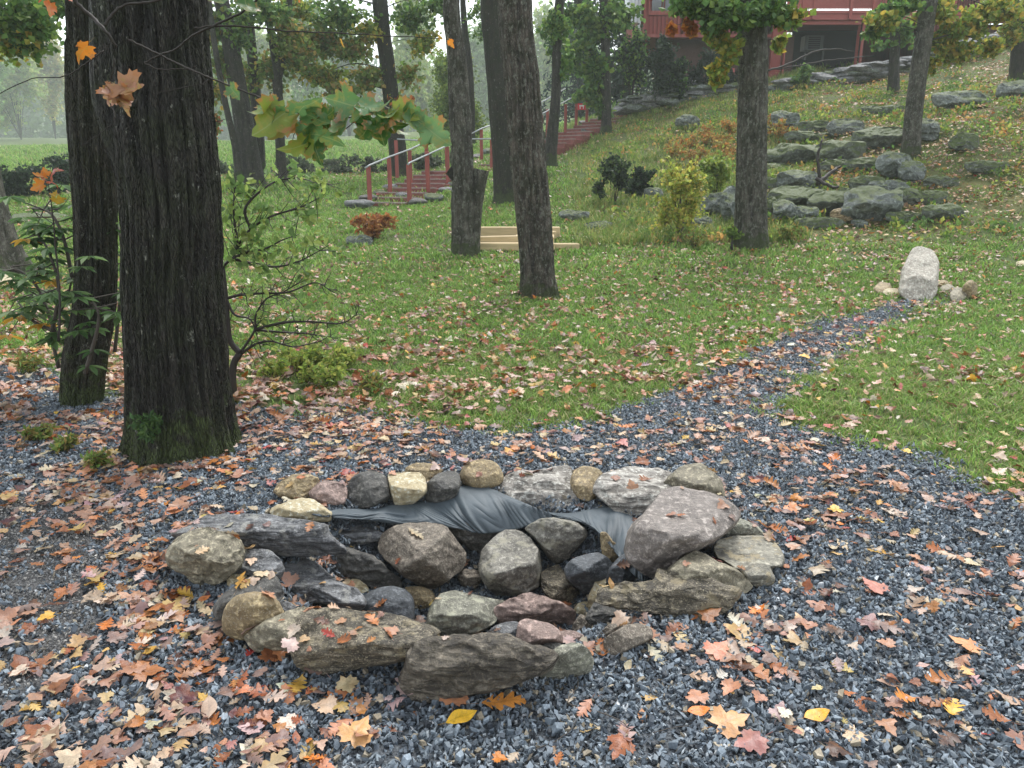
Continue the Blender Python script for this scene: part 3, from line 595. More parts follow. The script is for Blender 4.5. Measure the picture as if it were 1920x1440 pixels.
# ---------------------------------------------------------------- house, deck, stairs, timbers
HY = 31.5
def hp(px, py, Y=HY): return at(px, py, Y)
hg = hp(1400, 165).z
house = thing('house', (hp(1350, 0).x, HY, 4.), 'red painted house with white corner and raised deck at the top of the slope', 'house')
def slab(name, x0, x1, y0, y1, Y, dpt, mat, par, bev=0):   # a block whose front face spans those photo pixels at distance Y
    a = hp(x0, y1, Y); b = hp(x1, y0, Y)
    return box(name, ((a.x+b.x)/2, Y+dpt/2, (a.z+b.z)/2), abs(b.x-a.x), dpt, abs(b.z-a.z), MAT[mat], par, bev=bev)
X0, X1 = 1208, 1478
slab('wall', X0, X1, -190, 66, HY+.05, 5., 'redwall', house)
k = 0; x = X0+2
while x < X1-6:
    y0 = -190; y1 = 68
    if 1214 < x < 1282: slab('siding_board', x, x+6.3, 30, y1, HY, .045, 'redwall', house)
    else: slab('siding_board', x, x+6.3, y0, y1, HY, .045, 'redwall', house)
    x += 7.4
slab('basement_wall', 1225, 1490, 66, 205, HY+1.1, .2, 'basement', house); slab('floor_beam', X0, X1, 64, 70, HY-.03, .12, 'redwood', house)
for i in range(4): slab('corner_siding', 1181+i*6.6, 1186.2+i*6.6, -190, 42 if i < 3 else 60, HY+.4+i*.004, .1, 'white', house)
slab('corner_panel', 1180, 1207, -190, 40, HY+.47, 1.5, 'white', house)
wf = slab('window_frame', 1216, 1281, 20, 28, HY-.05, .1, 'redwood', house)
for nm, a in (('frame_side', (1216, 1222, -70, 20)), ('frame_side', (1276, 1281, -70, 20)), ('mullion', (1244, 1247, -70, 19.8))):
    slab(nm, *a, HY-.045, .09, 'redwood' if nm != 'mullion' else 'metal', house)
slab('window_pane', 1222, 1244, -70, 20, HY-.01, .03, 'glass', house); slab('window_pane', 1247, 1276, -70, 20, HY-.01, .03, 'glass', house)
# under-deck opening with unit, posts, header, lattice
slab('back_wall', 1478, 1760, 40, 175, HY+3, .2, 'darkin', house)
slab('side_wall', 1440, 1470, 40, 170, HY-.2, .15, 'redwall', house)
for x, w, y1 in ((1466, 10, 158), (1603, 12, 132)): slab('deck_post', x, x+w, 40, y1+12, HY-.32, .25, 'deckred', house)
slab('header_beam', 1466, 1616, 36, 46, HY-.36, .2, 'deckred', house)
slab('deck_fascia', 1478, 1722, 24, 37, HY-.5, .12, 'deckred', house); slab('deck_floor', 1478, 1722, 20, 25, HY-.55, 4., 'deckred', house)
slab('deck_fascia', 1722, 1898, 27, 43, HY+1, .12, 'deckred', house); slab('deck_floor', 1722, 1898, 23, 28.5, HY+.95, 4., 'deckred', house)
for x in (1506, 1527, 1597, 1640, 1700): slab('railing_post', x, x+5.5, -60, 36, HY-.62, .1, 'deckred', house)
for x in (1735, 1790, 1840, 1888): slab('railing_post', x, x+5, -50, 40, HY+.88, .1, 'deckred', house)
slab('handrail', 1478, 1722, -62, -54, HY-.66, .16, 'deckred', house); slab('bottom_rail', 1478, 1722, 13, 16, HY-.58, .05, 'deckred', house)
slab('handrail', 1722, 1898, -52, -46, HY+.84, .16, 'deckred', house); slab('bottom_rail', 1722, 1898, 14, 17, HY+.92, .05, 'deckred', house)
x = 1480
while x < 1896:
    Yb = HY-.57 if x < 1720 else HY+.93; slab('baluster', x, x+1.5, -56, 14, Yb, .03, 'deckred', house); x += 5.1
b = MB()
def latt(x0, x1, ya, yb, Y):                                # crossed lath screen
    st = 5.2; x = x0
    while x < x1:
        a = hp(x, yb, Y); c = hp(x+1.7, ya, Y); b.add(boxv(((a.x+c.x)/2, Y, (a.z+c.z)/2), c.x-a.x, .015, c.z-a.z), BF); x += st
    y = ya
    while y < yb:
        a = hp(x0, y+1.7, Y+.018); c = hp(x1, y, Y+.018); b.add(boxv(((a.x+c.x)/2, Y+.018, (a.z+c.z)/2), c.x-a.x, .015, c.z-a.z), BF); y += st
latt(1617, 1722, 40, 142, HY-.3); latt(1722, 1900, 46, 120, HY+1.1)
lt = b.build('lattice', MAT['redwood'], house, smooth=False); lt['kind'] = 'stuff'
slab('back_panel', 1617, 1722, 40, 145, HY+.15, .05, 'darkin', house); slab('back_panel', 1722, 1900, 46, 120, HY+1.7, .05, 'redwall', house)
ac = thing('cooling_unit', tuple(hp(1535, 108, HY+2)), 'grey box shaped cooling unit standing in the dark under the deck', 'cooling unit')
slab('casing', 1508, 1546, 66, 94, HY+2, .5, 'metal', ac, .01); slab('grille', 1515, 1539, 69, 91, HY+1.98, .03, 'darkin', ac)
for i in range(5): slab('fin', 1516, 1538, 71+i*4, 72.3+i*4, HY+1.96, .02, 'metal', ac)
for x in (1509, 1542): slab('foot', x, x+4, 93, 112, HY+2.1, .1, 'metal', ac)
# white bin and bottles under the house, drainpipe, plank
bn = thing('storage_bin', tuple(hp(1299, 172, 30.3)), 'small pale grey bin standing among dark shrubs below the house', 'bin')
slab('bin_body', 1289, 1309, 153, 173, 30.3, .35, 'metal', bn, .02); slab('lid', 1288, 1310, 150, 153.5, 30.28, .39, 'white_plastic', bn)
for i in (0, 1):
    pts = [tuple(hp(1296+i*8, 150, 30.4)), tuple(hp(1295+i*8, 143, 30.4)), tuple(hp(1294.5+i*9, 139, 30.4))]
    V, f = tube(pts, [.06, .055, .02], 10); tag(mk('white_bottle', V, f, MAT['white_plastic'], origin=pts[0]), ('left' if i == 0 else 'right')+' white bottle of the two on the pale bin lid', 'bottle', 'white bottles on the bin')
V, f = tube([tuple(hp(1375, 185, 31)), tuple(hp(1375, 128, 31))], [.05, .05], 10); tag(mk('drainpipe', V, f, MAT['deckred'], origin=V[0]), 'thin pinkish pipe standing beside the house left of the largest oak', 'pipe')
# ---- stairs
sp0 = ground(712, 388); A0 = Vector((sp0.x, sp0.y, sp0.z))
stair = thing('garden_stairs', tuple(A0), 'long red timber garden stairs with post and pipe railings climbing the slope', 'stairs')
B0 = at(846, 322, 23.2); C0 = at(930, 318, 25.2); D0 = at(1178, 212, 31.5); D0 = Vector((D0.x, D0.y, D0.z))
def flight(P, Q, n, wd):
    d = Vector((Q.x-P.x, Q.y-P.y, 0)); L = d.length/n; d.normalize(); pr = Vector((d.y, -d.x, 0))
    for i in range(n):
        c = P.lerp(Q, (i+.5)/n); zt = P.z+(Q.z-P.z)*(i+1)/n; rise = (Q.z-P.z)/n
        st = box('step', (c.x, c.y, zt-rise/2-.2), wd, L*.92, rise+.4, MAT['redstep'], stair, ax=pr, bev=.012)
        e = c-d*(L*.46+.004); box('tread_edge', (e.x+d.x*.06, e.y+d.y*.06, zt+.012), wd*.99, .13, .03, MAT['treadtop'], stair, ax=pr, bev=0)
    return d, pr, L
d1, pr1, L1 = flight(A0+Vector((0, 0, -.02)), B0, 8, 1.45)
box('landing', tuple((B0+C0)/2-Vector((0, 0, .2))), 1.5, (C0-B0).length*1.05, .4, MAT['redstep'], stair, ax=Vector(((C0-B0).y, -(C0-B0).x, 0)), bev=.01)
d2, pr2, L2 = flight(C0, D0, 15, 1.5)
def post(px, yt, yb, Y, w=6.5):
    a = at(px, yb+4, Y); t = at(px, yt, Y); h = t.z-a.z
    box('railing_post', (a.x, a.y, a.z+h/2), .10, .10, h, MAT['redwood'], stair, bev=.01); return t
rA = [post(694, 312, 380, 19.3), post(732, 296, 361, 20.4), post(770, 282, 340, 21.6), post(801, 267, 330, 22.8)]
rB = [post(768, 308, 375, 19.0), post(803, 284, 357, 20.2), post(840, 275, 340, 21.5)]
rC = [post(745, 263, 330, 23.), post(838, 258, 310, 23.)]
rD = [post(903, 243, 295, 25.2), post(957, 225, 280, 26.3)]; rE = [post(922, 262, 318, 24.2), post(1000, 225, 285, 26)]
rF = [post(1015, 216, 262, 27.5), post(1060, 195, 245, 28.8), post(1100, 173, 225, 30), post(1135, 160, 210, 31)]; rG = [post(1026, 205, 255, 28.8), post(1080, 185, 232, 29.8), post(1128, 178, 212, 31.2)]
def rail(P, off=.03, r=.022):
    pts = [tuple(p+Vector((0, -.06, off))) for p in P]; V, f = tube(pts, [r]*len(pts), 8); mk('handrail_pipe', V, f, MAT['pipe'], stair)
rail([at(686, 317, 19.1)]+rA); rail([at(766, 311, 18.9)]+[rB[0], at(803, 292, 20.2), rB[2], at(860, 271, 22)]); rail([rC[0], at(795, 266, 23)])
rail([at(878, 256, 24.5)]+rD+[at(1015, 194, 27.5), at(1060, 168, 28.8)]); rail([at(875, 263, 24.2), at(990, 262, 24.4)]); rail([at(1010, 216, 27.4)]+rF[:1]+[at(1060, 192, 28.8), at(1100, 170, 30)]); rail([at(1085, 182, 29.8), at(1110, 168, 30.5), at(1140, 150, 31.5)])
# small red and white sign board on the upper posts
sg = thing('small_sign', tuple(at(1090, 205, 29.6)), 'small bright red board with a white mark on the upper stair posts', 'sign')
mr = M_('bright_red_board').bsdf((.6, .04, .06), .5); mw = M_('white_mark').bsdf((.8, .8, .8), .5)
def sl2(nm, a, Y, dd, mt):
    p = at(a[0], a[3], Y); q = at(a[1], a[2], Y); box(nm, ((p.x+q.x)/2, Y, (p.z+q.z)/2), q.x-p.x, dd, q.z-p.z, mt, sg, bev=0)
sl2('board', (1083, 1098, 194, 206), 29.5, .03, mr); sl2('mark', (1086, 1095, 197, 199.5), 29.48, .02, mw); sl2('mark', (1087, 1088.5, 199.5, 204), 29.48, .02, mw); sl2('mark', (1093, 1094.5, 199.5, 204), 29.48, .02, mw)
# stones along the stairs
SS = [(645,374,700,390),(672,365,706,376),(700,355,722,366),(740,360,775,372),(765,372,800,386),(795,362,830,378),(822,350,850,362),(778,328,796,338),(840,340,862,352),(718,345,745,356),(880,288,905,300),(905,278,925,290),
      (1075,252,1105,268),(1090,240,1125,254),(1062,262,1085,275),(1100,228,1130,240),(1120,216,1150,228),(1045,268,1066,280),(1130,205,1165,218),(1085,226,1102,238),(1150,196,1200,210),(1110,208,1130,217)]
SL = ['lowest flat grey stone left of the bottom step', 'grey slab beside the first railing post', 'dark block behind the first railing post', 'grey stone in the middle of the left edge of the lower flight', 'stone at the right foot of the bottom step', 'second slab up the right edge of the lower flight', 'third slab up the right edge of the lower flight', 'small dark stone lying on the steps of the lower flight', 'stone beside the lichened trunk at the lower flight', 'small grey stone left of the lower flight', 'grey stone at the landing', 'small stone above the landing stone',
 'lowest big stone right of the upper flight', 'pale stone above the lowest stone of the upper flight', 'small dark stone beside the curved slim trunk', 'dark slab beside the sign posts', 'broad slab under the small sign', 'smallest stone low beside the upper flight', 'stone close left of the slender dark trunk', 'rounded stone in the pile below the sign', 'long pale stone at the top of the stairs', 'flat stone on top of the pile by the stairs']
for k, a in enumerate(SS):
    boxrock(a, ['slate', 'dark', 'hillrock'][k % 3], SL[k], 60+k, 'edging_stone', 'edging stones beside the stairs', 'stone', 24, 6, solid=False, ve=.5, round_=4)
# pale timber border
tb = thing('timber_border', tuple(ground(985, 470)), 'raised border of fresh pale timbers on the lawn between two trunks', 'garden border')
def beam(x0, y0, x1, y1, Y0, Y1, h=.16, nm='timber'):
    a = at(x0, y0, Y0); c = at(x1, y1, Y1); v = c-a
    box(nm, tuple((a+c)/2), v.length, .15, h, MAT['timber'], tb, ax=(v.x, v.y, v.z), bev=.012)
beam(893, 434, 1050, 434, 13.6, 13.6, .16); beam(885, 452, 975, 450, 12.95, 13.05, .15); beam(885, 462, 1040, 463, 12.8, 12.8, .13); beam(970, 447, 1040, 440, 13.2, 13.5, .13); beam(1030, 452, 1032, 442, 13.0, 13.8, .14); beam(1030, 463, 1086, 463, 12.9, 12.9, .12)
# dry stone walls at the top of the slope
def wall(label, path, n, seed):
    t = thing('stone_wall', tuple(at(*path[0])), label, 'wall'); rs = np.random.RandomState(seed); P = spline([tuple(at(*p)) for p in path], n)
    for i in range(n):
        for c in range(3):
            s = .16+.22*rs.rand(); c3 = P[i]+np.array([rs.randn()*.08, rs.randn()*.15, .10+c*.17-.1]); U_ = rs.randn(26, 3); U_ /= np.linalg.norm(U_, axis=1)[:, None]
            import bmesh
            bm = bmesh.new(); [bm.verts.new(tuple(c3+u*np.array([s*1.5, s, s*.42]))) for u in U_]; bmesh.ops.convex_hull(bm, input=bm.verts)
            me = bpy.data.meshes.new('stone'); bm.to_mesh(me); bm.free(); me.transform(__import__('mathutils').Matrix.Translation(-Vector(t.location))); me.materials.append(MAT['hillrock' if rs.rand() < .5 else 'slate'])
            put(bpy.data.objects.new('stone', me), t)
wall('low dry stone wall along the foot of the red house and lattice', [(1452, 176, 28), (1520, 162, 28.3), (1600, 148, 28.6), (1700, 132, 29)], 26, 3)
wall('dry stone ledge wall rising to the right below the upper deck', [(1762, 108, 29.5), (1810, 98, 29.5), (1870, 86, 30), (1900, 72, 30)], 16, 5)
wall('dark stone edging below the shrubs at the left corner of the house', [(1175, 208, 29.5), (1230, 196, 29.3), (1300, 185, 29), (1400, 178, 28.6)], 22, 8)
# ---------------------------------------------------------------- trees
def trunk_mesh(path, rad, nseg, nrings, ridge, seed=0, flare=1.5, fl_h=.5, lobes=5, freq=9, power=1.):
    P = spline(np.asarray(path, float), nrings); r = np.interp(np.linspace(0, 1, nrings), np.linspace(0, 1, len(rad)), rad)
    th = np.linspace(0, 2*math.pi, nseg, endpoint=False); L = np.concatenate([[0], np.cumsum(np.linalg.norm(np.diff(P, axis=0), axis=1))])
    ct, st = np.cos(th)[None, :], np.sin(th)[None, :]; z = L[:, None]
    q = np.stack([ct*freq*.5+z*0, st*freq*.5+z*0, z*1.1+ct*0+seed*3.1], -1)
    n1 = fbm(q, 4, seed); rdg = np.clip(1-np.abs(n1)*4.5, -.2, 1); crack = -np.clip(rdg, 0, 1)**1.4
    q2 = np.stack([ct*1.3+z*0, st*1.3+z*0, z*.9+ct*0+seed], -1); n2 = fbm(q2, 3, seed+5)
    q3 = q*np.array([2.5, 2.5, 6.]); n3 = fbm(q3, 3, seed+9)
    fl = (flare-1)*np.exp(-z/fl_h*2.2)*(1+.45*np.sin(th*lobes+seed)[None, :]+.25*np.sin(th*2+seed*2)[None, :])
    R = r[:, None]*(1+n2*.09+fl)+ridge*(crack+n3*.5)
    T = np.gradient(P, axis=0); T /= np.linalg.norm(T, axis=1)[:, None]; A = np.cross(T, np.array([0, 1., 0])); A /= np.linalg.norm(A, axis=1)[:, None]; B = np.cross(T, A)
    V = P[:, None, :]+A[:, None, :]*(R*ct)[..., None]+B[:, None, :]*(R*st)[..., None]
    i = np.arange(nrings-1)[:, None]*nseg; k = np.arange(nseg)[None, :]; k2 = (k+1) % nseg
    return V.reshape(-1, 3), np.stack([i+k, i+k2, i+nseg+k2, i+nseg+k], -1).reshape(-1, 4)
def leaves(mb, cen, size, cols, rs, droop=.3, wid=.55, fine=False):
    """many small folded leaves at the given points"""
    n = len(cen); d = rs.randn(n, 3); d[:, 2] -= droop; d /= np.linalg.norm(d, axis=1)[:, None]
    s = np.cross(d, rs.randn(n, 3)); s /= np.linalg.norm(s, axis=1)[:, None]; nm = np.cross(d, s)
    L = size*(.65+.7*rs.rand(n))[:, None]; ci = rs.randint(0, len(cols), n); col = np.array(cols, float)[ci]*(.7+.6*rs.rand(n))[:, None]
    if fine: pr = [(0, 0, 0), (.3, .42, .1), (.7, .34, .08), (1, 0, -.15), (.7, -.34, .08), (.3, -.42, .1)]; fc = [(0, 1, 2, 3), (0, 3, 4, 5)]
    else: pr = [(0, 0, 0), (.5, .5, .1), (1, 0, -.1), (.5, -.5, .1)]; fc = [(0, 1, 2), (0, 2, 3)]
    V = np.stack([cen+d*L*a+s*L*wid*b*2*.9+nm*L*c for a, b, c in pr], 1); k = len(pr)
    mb.v.append(V.reshape(-1, 3)); mb.c.append(np.repeat(col, k, 0))
    base = mb.n+np.arange(n)*k
    mb.f.extend([[int(b0)+j for j in f] for b0 in base for f in fc]); mb.n += n*k
GRN = [(.10, .20, .05), (.14, .25, .055), (.08, .16, .05), (.19, .28, .06)]
OLV = [(.18, .25, .06), (.26, .28, .07), (.14, .23, .055), (.32, .24, .07), (.17, .27, .06)]
YGR = [(.28, .34, .06), (.20, .29, .05), (.38, .36, .07), (.15, .23, .045), (.46, .34, .06)]
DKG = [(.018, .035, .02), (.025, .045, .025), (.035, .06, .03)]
ORG = [(.45, .14, .03), (.5, .22, .05), (.3, .10, .03)]
def cluster(leafmb, twmb, root, c, r, n, size, cols, rs, fine=False, tips=None):
    """a bough: a limb from root to the cluster, twigs, and leaves clumped about the twig ends"""
    root = np.array(root); c = np.array(c); r = np.array(r, float)
    tips = tips or max(5, int(n/26)); mid = (root+c)/2+np.array([0, 0, .12*np.linalg.norm(c-root)])
    br = max(.008, min(.05, np.linalg.norm(c-root)*.011))
    V, f = tube(spline([root, mid, c], 8), np.linspace(br, br*.35, 8), 5, False); twmb.add(V, f)
    T = rs.randn(tips, 3); T /= np.linalg.norm(T, axis=1)[:, None]; T *= (rs.rand(tips, 1)**.45); T = c+T*r
    for t in T:
        m_ = (c+t)/2+rs.randn(3)*.06*r; V, f = tube(spline([c, m_, t], 4), np.linspace(br*.35, .004, 4), 3, False); twmb.add(V, f)
    k = rs.randint(0, tips, n); a = rs.rand(n, 1)**.6; P = c*(1-a)+T[k]*a+rs.randn(n, 3)*r*.13
    leaves(leafmb, P, size, cols, rs, fine=fine)
def tree(label, base, path, widths, bark, crowns=(), nseg=40, nrings=90, ridge=.01, seed=0, flare=1.4, fl_h=.5, top=9., limbs=True, name='tree', group=None, Y=None, cat='tree', lsize=.09, extra=None, freq=9):
    g = ground(*base) if Y is None else at(base[0], base[1], Y); Yb = g.y; rs = np.random.RandomState(seed+5)
    pts = [tuple(Vector((at(px, py, Yb).x, Yb, g.z-.12)) if i == 0 else at(px, py, Yb)) for i, (px, py) in enumerate(path)]
    rad = [w/2*mpp(Yb, 400) for w in widths]
    v = np.array(pts[-1])-np.array(pts[-2]); v /= np.linalg.norm(v)
    if pts[-1][2] < top-1 and limbs:
        dz = top-pts[-1][2]; v = v*.5+np.array([0, 0, .6]); v /= v[2]; e = np.array(pts[-1])
        for t in (.5, 1): pts.append(tuple(e+v*dz*t+np.array([rs.randn()*.1, rs.randn()*.1, 0]))); rad.append(rad[len(path)-1]*(1-.42*t))
    # arc-length parameterised radii
    P = np.array(pts); cum = np.concatenate([[0], np.cumsum(np.linalg.norm(np.diff(P, axis=0), axis=1))]); u = np.linspace(0, len(P)-1, nrings)
    V, f = None, None; rr = np.interp(u, np.arange(len(P)), rad)
    V, f = trunk_mesh(pts, list(rr), nseg, nrings, ridge, seed, flare, fl_h, 5, freq)
    t = thing(name, (pts[0][0], pts[0][1], g.z), label, cat, group)
    mk('trunk', V, f, MAT[bark], t)
    S = spline(pts, 60); tw = MB(); lf = MB()
    if limbs and P[-1][2] > 5:
        for k in range(4):
            i = rs.randint(44, 59); a = rs.rand()*6.28; ln = 1.2+rs.rand()*1.6; q = S[i]; e = q+np.array([math.cos(a)*ln, math.sin(a)*ln, .8+rs.rand()])
            V, f = tube(spline([q, (q+e)/2+np.array([0, 0, -.1]), e], 7), np.linspace(rad[-1]*.5, .02, 7), 6, False); tw.add(V, f)
            cluster(lf, tw, e, e+np.array([0, 0, .4]), (.9, .9, .6), 90, .13, OLV, rs)
    for c in crowns:
        px, py, rx, ry, n, cols = c[:6]; Yc_ = Yb+(c[6] if len(c) > 6 else 0); cc = at(px, py, Yc_); m1 = mpp(Yc_, py)
        # nearest stem point lower than the cluster
        dd = np.linalg.norm(S-np.array(cc), axis=1)+np.where(S[:, 2] > cc.z+.3, 2, 0); root = S[np.argmin(dd)]
        cluster(lf, tw, root, tuple(cc), (rx*m1*1.2, max(rx, ry)*m1*.9, ry*m1*1.25), int(n*2.9), lsize if len(c) < 8 else c[7], cols, rs, fine=lsize > .1)
    if extra: extra(t, S, tw, lf, rs)
    if tw.n: tw.build('branches', MAT['twig'], t)
    if lf.n: lf.build('crown', MAT['leafage'], t, smooth=False)
    return t
# foreground giants
def tex(t, S, tw, lf, rs):
    g2 = at(215, 240, t.location.y); V, f = trunk_mesh([tuple(at(262, 330, t.location.y+.02)), tuple(at(222, 190, t.location.y-.02)), tuple(at(212, 60, t.location.y)), tuple(at(200, -120, t.location.y+.1)), tuple(at(170, -700, t.location.y+.2))], [.11, .115, .105, .10, .08], 60, 160, .012, 4, 1., 1, freq=5)
    mk('limb', V, f, MAT['bark_wet'], t)
tree('massive dark furrowed trunk nearest the viewer left of the stone ring', (345, 840), [(348, 850), (338, 740), (325, 560), (322, 400), (305, 200), (290, 0)], [196, 194, 184, 178, 176, 172], 'bark_wet', nseg=320, nrings=520, ridge=.03, seed=1, flare=1.34, fl_h=.4, freq=13, extra=tex, top=9)
tree('slimmer mossy dark trunk just behind the massive trunk, leaning right', (150, 757), [(148, 762), (158, 690), (178, 560), (178, 400), (172, 250), (170, 100), (168, 0)], [74, 80, 76, 74, 80, 80, 76], 'bark_moss', nseg=160, nrings=300, ridge=.02, seed=2, flare=1.28, fl_h=.3)
tree('grey trunk with wide flared foot cut off by the left edge', (-10, 518), [(-12, 522), (-20, 440), (-40, 330), (-60, 180), (-75, 0)], [90, 72, 68, 64, 60], 'bark_grey', [(50, 40, 60, 45, 420, GRN, 1), (10, 70, 60, 45, 260, YGR, 1), (95, 10, 50, 25, 160, GRN, 1.5), (-60, -60, 120, 60, 300, GRN, 1)], nseg=70, nrings=110, ridge=.012, seed=3, flare=1.75, fl_h=1.1, lsize=.1)
# mid lawn trees
tree('straight brown trunk with white flecks standing nearest on the lawn', (1012, 557), [(1010, 562), (1003, 440), (990, 300), (978, 150), (966, 0)], [62, 66, 66, 64, 60], 'bark_oak', nseg=140, nrings=280, ridge=.02, seed=4, flare=1.4, fl_h=.35, freq=11)
def stubx(t, S, tw, lf, rs):
    Y = t.location.y; V, f = trunk_mesh([tuple(at(888, 476, Y+.05)), tuple(at(890, 400, Y+.05)), tuple(at(897, 345, Y+.05)), tuple(at(902, 318, Y+.05))], [.10, .12, .13, .135], 40, 60, .01, 5, 1.1, .3, freq=5)
    n = 40; V = np.vstack([V, V[-n:].mean(0)[None]]); f = f.tolist()+[[len(V)-1-n+k, len(V)-1-n+(k+1) % n, len(V)-1] for k in range(n)]
    mk('sawn_stump', V, f, MAT['bark_grey'], t)
    q = at(842, 318, Y); V, f = tube(spline([tuple(at(865, 345, Y)), tuple(at(850, 325, Y)), tuple(q)], 8), np.linspace(.10, .085, 8), 12); mk('branch_stub', V, f, MAT['bark_wet'], t)
tree('lichened grey tree with a sawn off second stem at its foot', (872, 478), [(872, 484), (868, 400), (868, 330), (862, 200), (855, 100), (846, 0)], [50, 46, 42, 40, 34, 30], 'bark_grey', nseg=90, nrings=200, ridge=.016, seed=5, flare=1.45, fl_h=.4, extra=stubx)
tree('mossy trunk directly behind the nearest lawn tree, leaning left', (948, 380), [(950, 386), (944, 300), (935, 180), (926, 80), (920, 0)], [44, 42, 40, 38, 38], 'bark_moss', nseg=50, nrings=100, ridge=.012, seed=6)
tree('thin dark stem seen between the lichened tree and the mossy trunk', (884, 262), [(884, 268), (884, 200), (880, 120), (872, 60), (868, 0)], [13, 12, 12, 11, 10], 'bark_far', [(900, 20, 40, 25, 160, GRN), (905, 60, 22, 18, 80, GRN)], Y=27, nseg=20, nrings=40, seed=7, flare=1.2)
D_CR = [(560, 20, 50, 24, 220, YGR), (700, 60, 40, 24, 200, YGR), (640, 30, 60, 30, 340, GRN), (590, 80, 55, 30, 340, OLV), (650, 90, 50, 26, 300, OLV), (600, 140, 55, 22, 260, YGR), (640, 175, 50, 22, 260, OLV), (600, 215, 45, 18, 160, OLV), (690, 150, 40, 22, 220, OLV), (770, 30, 45, 28, 240, GRN), (785, 80, 35, 26, 160, YGR), (765, 140, 30, 24, 140, OLV), (740, 190, 32, 22, 180, ORG+OLV), (690, 210, 30, 14, 90, OLV), (820, 10, 40, 25, 150, GRN)]
tree('dark straight trunk behind the stair posts with autumn boughs', (745, 333), [(748, 338), (745, 280), (735, 200), (726, 120), (718, 60), (712, 0)], [34, 32, 30, 28, 27, 27], 'bark_wet', D_CR, Y=24.5, nseg=40, nrings=90, ridge=.012, seed=8, lsize=.125)
tree('tall slim trunk right of the nearest lawn tree, curving at its foot', (1032, 302), [(1030, 306), (1036, 250), (1042, 180), (1044, 90), (1050, 0)], [24, 21, 18, 17, 17], 'bark_far', [(1040, 60, 28, 40, 200, GRN), (1060, 120, 24, 26, 120, GRN)], Y=22, nseg=36, nrings=80, seed=9, lsize=.12)
tree('slender dark trunk near the top of the stairs', (1137, 247), [(1137, 250), (1137, 180), (1135, 80), (1132, 0)], [18, 17, 16, 15], 'bark_far', [(1105, 60, 40, 30, 300, GRN), (1070, 100, 28, 26, 150, GRN), (1115, 130, 34, 24, 220, GRN), (1160, 30, 40, 30, 240, GRN), (1085, 30, 40, 24, 200, GRN), (1100, 175, 26, 20, 120, GRN), (1128, 200, 20, 16, 90, GRN)], Y=28, nseg=24, nrings=60, seed=10, lsize=.17)
tree('thin leaning stem that joins the slender trunk by the stairs', (1133, 215), [(1134, 218), (1120, 150), (1104, 80), (1085, 0)], [13, 12, 11, 10], 'bark_far', Y=28.2, nseg=18, nrings=40, seed=11)
# left group behind the massive trunk
L_CR = [(400, 50, 45, 40, 260, OLV), (420, 110, 30, 40, 200, OLV), (445, 60, 40, 40, 220, GRN), (500, 20, 60, 30, 260, GRN), (540, 60, 40, 34, 240, OLV), (410, 170, 26, 30, 130, YGR), (470, 150, 30, 40, 130, OLV), (520, 130, 40, 40, 220, OLV), (560, 110, 40, 40, 240, OLV), (400, 230, 20, 20, 60, ORG+OLV)]
tree('broad dark trunk leaning right in the far left trunk group', (470, 345), [(475, 350), (462, 260), (445, 160), (428, 60), (415, 0)], [42, 38, 32, 28, 26], 'bark_far', L_CR[:5], Y=23, nseg=40, nrings=80, ridge=.01, seed=12, lsize=.125)
tree('second dark trunk standing upright in the far left trunk group', (484, 318), [(486, 322), (484, 240), (476, 140), (468, 60), (460, 0)], [22, 20, 19, 18, 18], 'bark_far', L_CR[5:8], Y=24, nseg=30, nrings=70, seed=13, lsize=.125)
def fork(t, S, tw, lf, rs):
    Y = t.location.y
    for P, w in (([(521, 150), (512, 90), (505, 40), (500, -60)], [13, 13, 12, 10]), ([(521, 150), (532, 90), (541, 30), (545, -60)], [15, 13, 12, 10])):
        V, f = trunk_mesh([tuple(at(a, b, Y)) for a, b in P], [x/2*mpp(Y, 100) for x in w], 20, 50, .006, 3, 1., 1); mk('forked_stem', V, f, MAT['bark_far'], t)
tree('forked trunk at the right of the far left trunk group', (528, 345), [(529, 350), (526, 280), (522, 200), (520, 150)], [20, 18, 17, 18], 'bark_far', L_CR[8:], Y=23.5, nseg=30, nrings=60, seed=14, extra=fork, limbs=False, lsize=.125)
tree('thinnest leaning stem at the left of the far left trunk group', (447, 330), [(448, 334), (440, 270), (422, 190), (405, 100), (392, 0)], [14, 12, 11, 10, 9], 'bark_far', Y=22.5, nseg=20, nrings=50, seed=15)
# right hand trees
G_CR = [(1310, 12, 52, 22, 420, GRN, -.4), (1370, 28, 48, 24, 420, GRN, -.6), (1440, 20, 50, 24, 380, GRN, -.5), (1480, 30, 30, 16, 120, YGR, -.3), (1340, 55, 26, 16, 160, YGR, -.3), (1368, 92, 24, 20, 160, YGR, -.3), (1352, 130, 18, 22, 110, YGR, -.3), (1345, 150, 12, 16, 70, YGR, -.3), (1462, 78, 16, 12, 70, YGR, .2), (1292, 50, 14, 12, 50, ORG, -.3), (1258, 52, 8, 7, 20, ORG, -.3), (1400, -30, 110, 30, 380, GRN, 0)]
tree('largest oak trunk on the right lawn with green boughs', (1408, 462), [(1408, 468), (1408, 380), (1410, 250), (1412, 120), (1412, 0)], [62, 56, 54, 52, 50], 'bark_grey', G_CR, nseg=110, nrings=220, ridge=.018, seed=16, flare=1.3, fl_h=.5, lsize=.10, freq=11)
